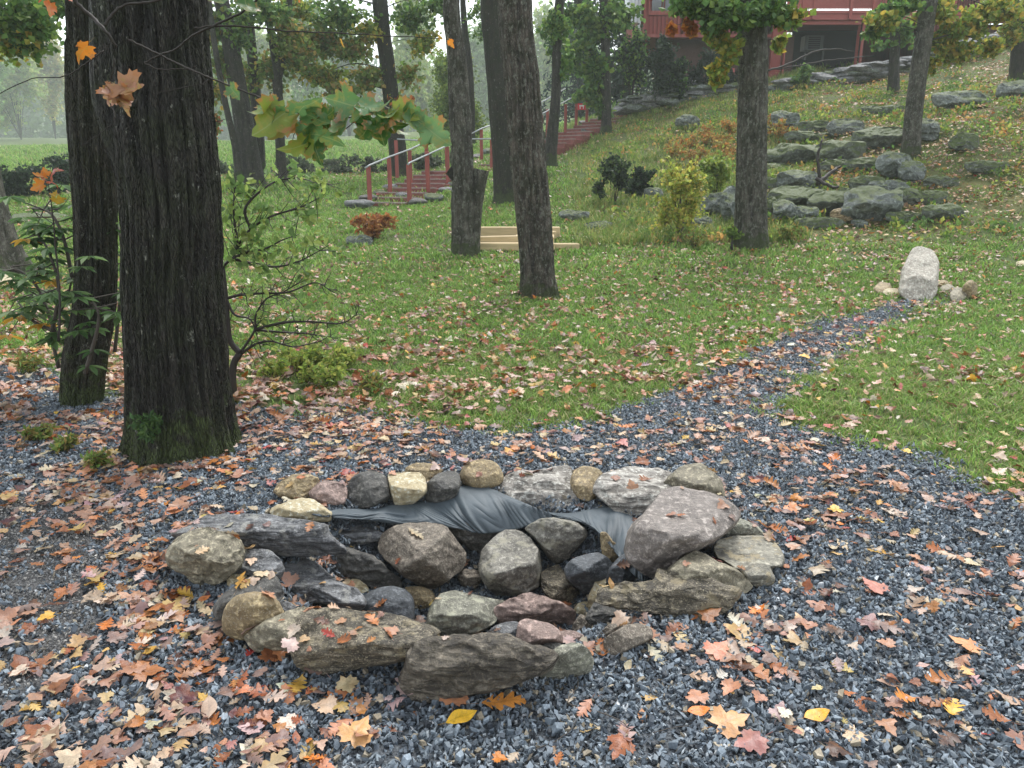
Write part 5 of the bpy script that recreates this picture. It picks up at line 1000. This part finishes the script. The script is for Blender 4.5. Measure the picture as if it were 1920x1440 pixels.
# leaves: maple, oak and oval shapes, variously curled
def leaf_mesh(kind, seed, curl=1., link=False, matn='leaf_i', nm=None):
    r = np.random.RandomState(seed)
    if kind == 'maple':
        half = [(0., .0), (-.10, .10), (-.16, .22), (-.04, .24), (.02, .30), (.02, .42), (.12, .40), (.20, .50), (.28, .44), (.40, .47), (.38, .34), (.44, .22), (.56, .27), (.66, .25), (.72, .14), (.84, .10), (1., 0.)]
        H = np.array(half); H[:, 0] = (H[:, 0]+.1)/1.1
        O = np.vstack([H, H[-2:0:-1]*np.array([1, -1])]); O[:, 0] += r.randn(len(O))*.012; c = np.array([.32, 0]); V = [np.array([.32, 0])]
        n = len(O); F_ = []
        for s in (.45, .75, 1): V += list(c+(O-c)*s)
        V = np.array(V); F_ += [(0, 1+k, 1+(k+1) % n) for k in range(n)]
        for q in (0, 1): F_ += [(1+q*n+k, 1+(q+1)*n+k, 1+(q+1)*n+(k+1) % n, 1+q*n+(k+1) % n) for k in range(n)]
    elif kind == 'oak':
        xs_ = np.array([0, .10, .2, .26, .36, .44, .50, .60, .68, .74, .82, .88, .94, 1.]); w = np.array([.01, .07, .26, .08, .34, .30, .09, .33, .27, .08, .20, .06, .12, 0]); sh = np.array([0, 0, .10, 0, .10, .08, 0, .12, .09, 0, .09, 0, .03, 0])
        if seed % 2: w = w*.8
        rows = []
        for f_ in (-1, -.5, 0, .5, 1): rows.append(np.stack([xs_+sh*abs(f_)*.9+r.randn(14)*.006, w*f_*(1+r.randn(14)*.08)], 1))
        V = np.vstack(rows); F_ = [(a*14+k, a*14+k+1, (a+1)*14+k+1, (a+1)*14+k) for a in range(4) for k in range(13)]
    else:
        t = np.linspace(0, 1, 9); w = np.sin(t**.85*math.pi)*.27; rows = [np.stack([t, w*f_], 1) for f_ in (-1, -.5, 0, .5, 1)]; V = np.vstack(rows)
        F_ = [(a*9+k, a*9+k+1, (a+1)*9+k+1, (a+1)*9+k) for a in range(4) for k in range(8)]
    x, y = V[:, 0]-.4, V[:, 1]; a, b, c_, d = (r.randn(4)*np.array([.3, .3, .2, .35])+np.array([.12, .28, 0, 0]))*curl*.8
    z = a*x*x+b*y*y*1.6+c_*x*y*2+d*.5*x**3+.03*np.sin(x*9+seed)+.04*np.sin(y*11+seed*2)*np.abs(y)*2
    P = np.stack([V[:, 0]-.4, V[:, 1], z-z.min()*.3], 1)
    st = np.array([[P[:, 0].min(), .008, 0], [P[:, 0].min(), -.008, 0], [P[:, 0].min()-.28, -.004, .03+.05*r.rand()], [P[:, 0].min()-.28, .004, .03]]); k = len(P)
    return mk(nm or ('leaf_kind_%s_%02d' % (kind, seed)), np.vstack([P, st]), F_+[(k, k+1, k+2, k+3)], MAT[matn], link=link)
KINDS_ = [('maple', s, c) for s, c in ((1, .5), (2, .9), (3, 1.3), (4, .7), (5, 1.8))]+[('oak', s, c) for s, c in ((11, .5), (12, .9), (13, 1.3), (14, 1.5), (15, .8))]+[('oval', s, c) for s, c in ((21, .7), (22, 1.4))]
temps = sorted([leaf_mesh(*k) for k in KINDS_], key=lambda o: o.name); tk_ = [t.name.split('_')[2] for t in temps]
LC = [('pale tan', (.52, .39, .25), .14), ('pinkish tan', (.45, .27, .18), .09), ('rust brown', (.27, .085, .03), .23), ('orange brown', (.40, .145, .04), .22), ('dark brown', (.10, .042, .024), .12), ('cream', (.60, .51, .40), .09), ('pinkish mauve', (.42, .30, .29), .05), ('golden yellow', (.62, .36, .05), .05), ('orange', (.62, .20, .03), .05), ('red', (.40, .045, .035), .03), ('dark maroon', (.09, .018, .022), .04), ('yellow ochre', (.48, .33, .10), .06)]
LP = np.array([c[2] for c in LC]); LP /= LP.sum(); LCC = np.array([c[1] for c in LC])
DN = np.array([(50,1350,.55),(250,1250,.9),(400,1350,.85),(100,1100,.2),(30,1030,.2),(180,1180,.8),(150,1060,.45),(330,1250,.95),(120,1300,.7),(250,1120,.95),(300,1000,.9),(300,940,.35),(120,850,.9),(200,930,.75),(330,880,.6),(60,920,.5),(500,1380,.6),(700,1390,.3),(600,1330,.6),(900,1390,.14),(850,1330,.3),(1100,1300,.3),(1250,1400,.16),(1400,1200,.5),(1330,1150,.35),(1550,1080,.28),(1600,1130,.18),(1600,1300,.28),(1700,1400,.2),(1850,1350,.32),(1850,1100,.26),(1700,1000,.25),(1550,900,.35),(1850,950,.55),(1200,850,.3),(1000,830,.45),(700,800,.6),(500,780,.85),(450,730,1.),(520,760,1.),(600,770,.9),(700,770,.7),(600,750,.7),(430,920,.2),(800,720,.35),(700,620,.35),(900,600,.45),(1100,620,.3),(1300,600,.25),(850,750,.35),(1100,770,.12),(1300,700,.35),(1500,640,.5),(1600,700,.07),(1800,800,.06),(1850,880,.08),(1800,650,.10),(1700,590,.4),(1200,520,.3),(700,520,.25),(600,440,.06),(760,430,.08),(1100,480,.25),(1400,500,.35),(1700,450,.4),(1750,330,.8),(1850,250,.9),(1850,330,.9),(1600,250,.4),(1500,350,.5),(1650,200,.3),(1300,300,.08),(1250,400,.2),(1150,330,.06),(600,380,.02),(900,380,.03),(100,560,.35),(30,690,.8),(200,700,.8),(500,560,.18),(500,650,.4),(870,1080,.30),(100,780,.95),(1100,950,.25),(200,1420,.5)], float)
DN[:, 2] *= np.where((DN[:, 0] > 1240)&(DN[:, 1] > 880), .8, 1.)
DW = np.array([ground(a, b)[:2] for a, b, c in DN]); DWp = np.stack([DW[:, 0]/DW[:, 1], np.log(DW[:, 1])*1.2], 1)
def dens(P):
    q = np.stack([P[:, 0]/P[:, 1], np.log(P[:, 1])*1.2], 1); out = np.empty(len(P))
    for i in range(0, len(P), 20000):
        d2 = ((q[i:i+20000, None, :]-DWp[None])**2).sum(-1)+.0004; w = 1/d2**2; out[i:i+20000] = (w*DN[:, 2]).sum(1)/w.sum(1)
    return out
parts_ = []
for y0, y1, mx in ((1.15, 6.5, 680), (6.5, 13, 380), (13, 30, 210)):
    P = cand(int(A_(y0, y1)*mx), y0, y1); d = dens(P); cl = fbm(P*np.array([4., 4, 1]), 3, 55); d = d*np.clip(1+cl*2.0, .2, 2.2); parts_.append(P[rs.rand(len(P)) < np.minimum(1, d)*(1 if y0 < 13 else 1)])
P = np.vstack(parts_); N_ = len(P)
kind = rs.choice(3, N_, p=[.48, .36, .16]); li = np.where(kind == 0, rs.randint(0, 5, N_), np.where(kind == 1, 0, 0))
names_i = {k: [i for i, n in enumerate(tk_) if n == k] for k in ('maple', 'oak', 'oval')}
idx = np.array([names_i[('maple', 'oak', 'oval')[k]][rs.randint(len(names_i[('maple', 'oak', 'oval')[k]]))] for k in kind])
ci = rs.choice(len(LC), N_, p=LP); hillm = (P[:, 1] > 13.5)&(P[:, 0] > 2)
rc = rs.rand(N_); ci = np.where(hillm&(rc < .65), np.where(rc < .3, 11, np.where(rc < .5, 3, 0)), ci)
size = np.clip(.054+.019*rs.randn(N_), .022, .11)*np.where(kind == 1, 1.22, np.where(kind == 2, .8, 1.)); size = size*np.where(P[:, 1] > 13, 1.15, 1.)
tilt = rs.randn(N_, 2)*np.where(P[:, 1] > 4.5, .40, .20)[:, None]
rotl = np.stack([tilt[:, 0], tilt[:, 1], rs.rand(N_)*6.28], 1); flip = rs.rand(N_) < .3; rotl[flip, 0] += math.pi
isg = m_grav(P); P[:, 2] = hgt(P[:, 0], P[:, 1])+np.where(isg, .012, .02)+np.clip((P[:, 1]-13)*.01, 0, .06)+rs.rand(N_)*.018+np.where(flip, .008, 0)
bv = BVHTree.FromPolygons(np.vstack(ROCKV).tolist(), ROCKF)
rb = (P[:, 0] > -1.5)&(P[:, 0] < 1.3)&(P[:, 1] > 1.8)&(P[:, 1] < 3.9); onr = np.zeros(N_, bool); kill = np.zeros(N_, bool)
from mathutils import Euler
for i in np.where(rb)[0]:
    h = bv.ray_cast(Vector((P[i, 0], P[i, 1], 2.)), Vector((0, 0, -1)))
    if h[0] is not None and h[0].z > P[i, 2]-.03:
        if abs(h[1].z) < .62 or rs.rand() < .68: kill[i] = True
        else:
            onr[i] = True; P[i, 2] = h[0].z+.006; nn = h[1] if h[1].z > 0 else -h[1]
            e = (nn.to_track_quat('Z', 'Y').to_matrix()@Euler((rs.randn()*.15, rs.randn()*.15, rs.rand()*6.28)).to_matrix()).to_euler(); rotl[i] = e; size[i] *= .8
# keep leaves off the trunks
for (cx, cy, cr) in [(o.location.x, o.location.y, .27 if 'massive' in o.get('label', '') else .14) for o in C.objects if o.name.startswith('tree') and o.location.y < 14]:
    kill |= ((P[:, 0]-cx)**2+(P[:, 1]-cy)**2) < cr*cr
K = ~kill; P, rotl, size, idx, ci, onr, kind = P[K], rotl[K], size[K], idx[K], ci[K], onr[K], kind[K]; N_ = len(P)
jit = (.55+.5*rs.rand(N_))[:, None]*np.where(P[:, 1:2] > 5, 1.15, 1.); col = LCC[ci]*jit*(1+rs.randn(N_, 3)*.06)
x_, y_, dep = to_px(P); vis = (x_ > 5)&(x_ < 1915)&(y_ < 1435)&(y_ > 0)
score = np.where(vis, size/dep*(.35+np.abs(P[:, 1]*0+1.5)/np.linalg.norm(P-np.array([0, 0, 1.5]), axis=1)), 0); score = score*np.where(y_ > 1000, 1, .8)
order = np.argsort(-score)[:284]; sel = np.zeros(N_, bool); sel[order] = True
temps_o = [leaf_mesh(*k, matn='leaf_o', nm='fallen_leaf') for k in KINDS_]
temps_o = [t for _, t in sorted(zip([('leaf_kind_%s_%02d' % (k[0], k[1])) for k in KINDS_], temps_o), key=lambda q: q[0])]
KN = ('maple', 'oak', 'oval')
def zone(x, y, r):
    if r: return 'resting on a stone of the ring'
    if y > 1260: return 'in the thick litter at the lower left corner' if x < 480 else 'on the gravel in front of the stone ring' if x < 1180 else 'on the gravel at the lower right corner'
    if x < 480: return 'in the leaf litter left of the stone ring'
    if x > 1250: return 'on the gravel right of the stone ring'
    return 'between the stones of the ring' if y > 930 else 'on the gravel behind the stone ring'
SIZ = lambda s: 'small' if s < .062 else 'large' if s > .085 else 'medium sized'
def put_leaf(mesh, p, rt, s, c, label, group):
    o = bpy.data.objects.new('fallen_leaf', mesh); o.location = p; o.rotation_euler = rt; o.scale = (s, s, s); o.color = (c[0], c[1], c[2], 1); put(o); return tag(o, label, 'leaf', group)
import re
def short(l): return re.split(r' (?:in|at|with|right|left|behind|between|under|on|beside|above|tucked|standing|hanging|leaning|lying|perched|wedged|hidden|sloping|across|nearest|out|over|touching|from|of) ', l+' ')[0].strip()
STN = []
for o in C.objects:
    if o.name.startswith('ring_stone'):
        vv = np.array([v.co for v in o.data.vertices])[::7]+np.array(o.location); STN.append((short(o['label']), vv))
SV = np.vstack([v for _, v in STN]); SI = np.concatenate([np.full(len(v), k) for k, (_, v) in enumerate(STN)])
def grid(x, y):
    c = ['far left', 'left', 'centre left', 'centre', 'centre right', 'right', 'far right'][min(6, int(x/275))]; r_ = 'bottom edge' if y > 1380 else 'lower part' if y > 1280 else 'lower middle' if y > 1130 else 'middle'
    return '%s of the %s' % (r_, c)
cnd = []; from collections import Counter
for i in order:
    d_ = np.linalg.norm(SV-P[i], axis=1); k = int(np.argmin(d_)); nst = STN[SI[k]][0]; z = zone(x_[i], y_[i], onr[i])
    pl = 'lying on the '+nst if onr[i] else ('beside the '+nst if d_[k] < .16 else z); sh = 'strongly curled' if (idx[i] % 5) in (2, 3) and kind[i] < 2 else 'curled' if size[i] > .06 and kind[i] < 2 else 'flat'
    o2 = [j for j in order if j != i]; dj = np.linalg.norm(P[o2]-P[i], axis=1); j = o2[int(np.argmin(dj))]; nb = 'next to a %s leaf' % LC[ci[j]][0]; b0 = '%s %s %s leaf' % (SIZ(size[i]), LC[ci[i]][0], KN[kind[i]]); b1 = SIZ(size[i])+' '+sh+' '+LC[ci[i]][0]+' '+KN[kind[i]]+' leaf'
    g_ = 'in the '+grid(x_[i], y_[i]); cnd.append([b0+' '+pl, b0+' '+g_, b0+' '+pl+' '+nb, b0+' '+nb+' '+g_, b1+' '+pl, b1+' '+nb+' '+g_])
cnt = [Counter(c_[t] for c_ in cnd) for t in range(6)]
for n_, i in enumerate(order):
    ok = [c_ for t, c_ in enumerate(cnd[n_]) if cnt[t][c_] == 1 and len(c_.split()) <= 16]; lb = ok[0] if ok else cnd[n_][0]
    put_leaf(temps_o[idx[i]].data, tuple(P[i]), tuple(rotl[i]), float(size[i]), np.clip(col[i], 0, 1), lb, 'fallen leaves lying near the stone ring')
SPL = [(925, 1295, 'oak', .15, (.58, .47, .30), 'big pale spiky oak leaf lying right in front of the nearest boulder', 0.2), (850, 1318, 'maple', .10, (.50, .17, .03), 'bright orange brown maple leaf at the foot of the nearest boulder', 1.6), (935, 1332, 'oak', .14, (.58, .24, .05), 'long orange leaf just below the big pale spiky oak leaf', 0),
       (670, 1388, 'maple', .11, (.58, .28, .04), 'golden orange leaf alone on the gravel below the front slab', 1.2), (1365, 1368, 'maple', .12, (.55, .25, .04), 'broad golden brown leaf on the gravel far in front right of the ring', .3), (1305, 1348, 'oval', .07, (.70, .20, .03), 'red orange oval leaf touching the broad golden brown leaf', 0), (860, 1362, 'oval', .10, (.70, .42, .03), 'yellow and orange oval leaf below the nearest boulder', .4),
       (1525, 1357, 'oval', .085, (.70, .36, .03), 'yellow orange oval leaf at the lower right on bare gravel', .2), (1345, 1232, 'maple', .10, (.62, .14, .04), 'vivid red orange maple leaf in the leaf pile right of the ring', .8), (1628, 1180, 'maple', .09, (.13, .02, .03), 'wine red leaf alone on the gravel right of the ring', .9), (1640, 1112, 'maple', .11, (.45, .12, .07), 'brick red maple leaf on the gravel right of the ring', 2.), (528, 1232, 'maple', .10, (.70, .22, .02), 'bright orange yellow leaf against the front slab', .5),
       (330, 1150, 'maple', .11, (.68, .45, .10), 'bright yellow maple leaf left of the round tan cobble', 1.), (1810, 1222, 'maple', .10, (.65, .24, .04), 'orange yellow leaf near the right edge on gravel', 2.3), (600, 1258, 'maple', .12, (.16, .09, .07), 'dark wet curled leaf leaning under the front slab', 2.2), (770, 1285+8, 'maple', .11, (.46, .34, .33), 'pinkish pale maple leaf left of the nearest boulder', .1)]
for px, py, kd, s, c, lb, rz in SPL:
    g = ground(px, py); q = [i for i, n in enumerate(tk_) if n == kd]; put_leaf(temps_o[q[int(px) % len(q)]].data, (g.x, g.y, g.z+.028), (.12, -.1, rz), s*.95, c, lb, None)
for k, (A_0, B_0, r_, lb) in enumerate([((1060, 1330), (1200, 1392), .0022, 'thin bent twig on the gravel in front of the ring'), ((1000, 1420), (1085, 1352), .0016, 'fine straight twig near the bottom edge on gravel'), ((1225, 1385), (1290, 1372), .0014, 'short pale twig beside the broad golden brown leaf'), ((1075, 1270), (1060, 1330), .0025, 'dark twig among leaves right of the green grey block'), ((170, 1230), (260, 1205), .002, 'twig in the leaf litter at the lower left'), ((190, 732), (245, 742), .006, 'thick dead twig on the ground between the two dark trunks'), ((1330, 1290), (1400, 1262), .0016, 'thin twig in the leaf pile right of the ring')]):
    a = ground(*A_0); b = ground(*B_0); r2 = np.random.RandomState(k); S = spline([tuple(a), tuple((a+b)/2+Vector((r2.randn()*.015, r2.randn()*.02, .004))), tuple(b)], 14)+r2.randn(14, 3)*.0012; S[:, 2] += .02; V, f = tube(S, np.linspace(r_, r_*.5, 14), 5); tag(mk('fallen_twig', V, f, MAT['greytwig'], origin=tuple(S[0])), lb, 'twig', 'twigs on the ground')
ns = ~sel
scatter('fallen_leaves', P[ns], rotl[ns], size[ns], idx[ns], col[ns], temps, 'brown orange pink and yellow fallen leaves over gravel, lawn and slope', 'leaves')
# ---------------------------------------------------------------- near maple twigs with their last leaves
m = M_('hanging_maple_leaf'); c = m.n('ObjectInfo').outputs['Color']; n1 = m.noise(5, 4, rough=.65); s = m.n('SeparateXYZ', {0: m.co()}); ay = m.math('ABSOLUTE', s.outputs[1])
c = m.mix(m.ramp(n1, [(.52, 0.), (.68, .55)]), c, (.34, .27, .05)); c = m.mix(m.ramp(m.math('ADD', ay, n1), [(.80, 0.), (.95, .8)]), c, (.38, .16, .06)); rib = m.ramp(ay, [(0, .6), (.02, 0.)]); c = m.mix(rib, c, (.3, .34, .14))
MAT['hang'] = m.bsdf(c, .38, m.bump(n1, .4, .004), .5, .45)
hl = [leaf_mesh('maple', s_, c_, matn='hang', nm='leaf') for s_, c_ in ((31, .9), (32, 1.4), (33, 1.8), (34, 1.2))]
YB = 1.75
def sprig(name, label, cat, twigs, lvs, Y, group=None):
    o0 = at(*twigs[0][0][0][:2], Y); t = thing(name, tuple(o0), label, cat, group); r = np.random.RandomState(len(lvs)+int(Y*10))
    for P_, r0, r1 in twigs:
        Q = spline([tuple(at(a, b, Y+(k*.011 % .03))) for k, (a, b) in enumerate(P_)], 5*len(P_)); V, f = tube(Q+r.randn(*Q.shape)*.0006, np.linspace(r0, r1, len(Q)), 6); mk('twig', V, f, MAT['twig'], t)
    for (sx, sy), (tx, ty), c in lvs:
        a = at(sx, sy, Y-.01); b = at(tx, ty, Y-.02+r.randn()*.03); d = (b-a); brn = c[0] > c[1]*1.6; L = min(d.length/(1.25 if brn else 1.0), .104 if Y < 2 else .2); d.normalize(); n = (Vector((0, 0, CAMH))-a).normalized()+Vector((r.randn()*(1.3 if brn else .7), r.randn()*.3, .5+r.randn()*(1.1 if brn else .6))); sd_ = n.cross(d).normalized(); n = d.cross(sd_)
        from mathutils import Matrix
        o = bpy.data.objects.new('leaf', hl[r.randint(4)].data); M4 = Matrix((d, sd_, n)).transposed().to_4x4(); M4.translation = a+d*L*.38-Vector(t.location)
        o.matrix_local = M4@Matrix.Diagonal((L, L, L, 1)); o.color = (*c, 1); put(o, t)
    return t
GL, GD, GY_, BW, OR_, RD = (.10, .20, .07), (.05, .13, .025), (.20, .26, .04), (.30, .14, .06), (.62, .22, .03), (.55, .07, .03)
sprig('maple_branch', 'thin maple branch crossing the massive trunk with broad green and yellowing leaves', 'branch',
 [([(120, -60), (140, 0), (170, 30), (195, 55), (218, 88)], .006, .003), ([(195, 50), (215, 22), (240, 8), (300, 0), (330, -30)], .0035, .002), ([(500, -60), (485, -5), (455, 22), (420, 40), (365, 65), (330, 92), (300, 103), (270, 118)], .003, .0015), ([(365, 52), (430, 48), (500, 54), (560, 60), (640, 62), (740, 68), (830, 72)], .0022, .0008),
  ([(240, 75), (280, 93), (320, 113), (375, 138), (400, 148), (440, 165), (487, 183), (525, 200), (560, 212), (590, 222), (625, 226), (650, 222), (680, 208)], .0024, .0013), ([(270, 118), (300, 130), (350, 130), (375, 138)], .0015, .0012), ([(578, 217), (600, 240), (625, 255), (650, 240), (680, 215)], .0013, .001), ([(285, 177), (340, 165), (380, 157), (392, 148)], .0008, .0012),
  ([(680, 208), (700, 205), (730, 200), (765, 215), (800, 240)], .001, .0008), ([(570, 215), (560, 230), (548, 262)], .001, .0008), ([(590, 222), (590, 255), (595, 275)], .001, .0006), ([(0, 175), (60, 148), (120, 143), (160, 120), (195, 95)], .0009, .0016), ([(213, 232), (180, 255), (140, 280)], .001, .0004), ([(213, 232), (215, 215), (205, 180), (215, 110)], .001, .0015), ([(375, 175), (400, 165), (405, 158)], .0008, .0006)],
 [((520, 200), (484, 184), GL), ((540, 208), (452, 272), GY_), ((552, 212), (502, 268), (.28, .24, .07)), ((556, 210), (606, 176), GL), ((572, 214), (624, 236), GL), ((560, 225), (590, 262), (.12, .24, .10)), ((590, 262), (530, 292), GY_), ((588, 268), (604, 314), GD), ((572, 248), (648, 262), GL), ((668, 200), (612, 184), GL), ((672, 200), (738, 206), (.12, .24, .10)), ((700, 222), (668, 276), GD), ((706, 220), (722, 280), GD),
  ((722, 214), (752, 262), GL), ((735, 205), (790, 228), GY_), ((765, 216), (782, 262), GL), ((795, 236), (852, 280), (.14, .26, .10)), ((752, 206), (800, 212), GL), ((455, 0), (482, 42), GD), ((410, -4), (420, 12), GD), ((165, 82), (130, 124), OR_), ((215, 165), (178, 172), BW), ((222, 160), (290, 186), (.36, .19, .10)), ((218, 170), (236, 226), (.38, .2, .05)), ((212, 168), (205, 206), (.34, .2, .15)), ((225, 168), (262, 196), (.34, .17, .09)), ((210, 170), (255, 215), (.30, .13, .07)), ((216, 168), (196, 190), (.42, .22, .12)), ((220, 172), (248, 236), (.33, .16, .05)), ((222, 166), (272, 172), (.40, .20, .12)), ((214, 174), (222, 208), (.46, .26, .17)), ((210, 164), (190, 158), (.38, .18, .06)), ((560, 0), (566, -16), OR_), ((700, 226), (760, 244), GD), ((508, 196), (470, 226), (.16, .27, .08)), ((536, 206), (506, 238), GL), ((600, 224), (640, 204), GD), ((612, 240), (660, 232), (.16, .27, .08)), ((650, 226), (628, 262), GL), ((684, 210), (652, 230), (.14, .26, .10)), ((778, 222), (822, 240), GL), ((745, 208), (716, 232), (.16, .27, .08)), ((430, 160), (452, 190), GL)], YB)
sprig('maple_sapling', 'slender sapling with orange and red maple leaves at the left edge', 'sapling', [([(110, 640), (112, 560), (105, 470), (98, 400), (90, 340)], .007, .002), ([(98, 400), (118, 385), (130, 370)], .002, .001), ([(100, 420), (70, 400), (50, 395)], .002, .001)],
 [((88, 335), (50, 322), OR_), ((90, 338), (118, 350), RD), ((84, 345), (50, 360), OR_), ((92, 330), (112, 308), (.5, .12, .10)), ((88, 330), (78, 308), OR_), ((84, 338), (70, 330), RD), ((105, 372), (120, 388), (.5, .33, .04)), ((96, 368), (108, 360), (.5, .33, .04))], 3.6)
sprig('red_maple_twig', 'twig with red and orange leaves hanging in at the top left corner', 'twig', [([(60, -60), (85, -10), (95, 5)], .0016, .001), ([(85, -10), (120, -12), (140, -20)], .0012, .001)], [((82, -4), (70, 8), RD), ((94, 4), (92, 42), (.55, .16, .05)), ((122, -12), (122, 8), RD)], 1.9)
for k, (a, b, c, lb) in enumerate([((842, 74), (856, 96), OR_, 'bright orange leaf hanging before the lichened trunk'), ((822, 66), (834, 76), (.5, .3, .04), 'pale orange leaf left of the bright orange hanging leaf'), ((640, 76), (650, 94), (.55, .3, .04), 'orange leaf hanging alone among the far boughs')]):
    sprig('hanging_twig', lb, 'leaf', [([(a[0]-8, a[1]-30), (a[0]-3, a[1]-10), a], .0008, .0005)], [(a, b, c)], 3.2+k*.1, None)
# ---------------------------------------------------------------- misty air
hv = boxv((0, 102, 11), 330, 262, 32); zt = 92.; zb = float(GZ.min())-1.2
X_ = abs(xs[0])+2; hv = np.array([(x, y, z) for z in (zb, zt) for x, y in ((-X_, -22), (X_, -22), (X_, ys[-1]+2), (-X_, ys[-1]+2))])
hz = mk('haze', hv, BF, None, smooth=False); hm = bpy.data.materials.new('misty_air'); hm.use_nodes = True; nt = hm.node_tree; nt.nodes.clear(); pv = nt.nodes.new('ShaderNodeVolumePrincipled'); pv.inputs['Color'].default_value = (.90, .97, .955, 1); pv.inputs['Density'].default_value = HAZE; pv.inputs['Anisotropy'].default_value = .0
oo = nt.nodes.new('ShaderNodeOutputMaterial'); nt.links.new(pv.outputs[0], oo.inputs['Volume']); hz.data.materials.append(hm); tag(hz, 'pale morning mist hanging over the garden and meadow', 'mist', kind='stuff')
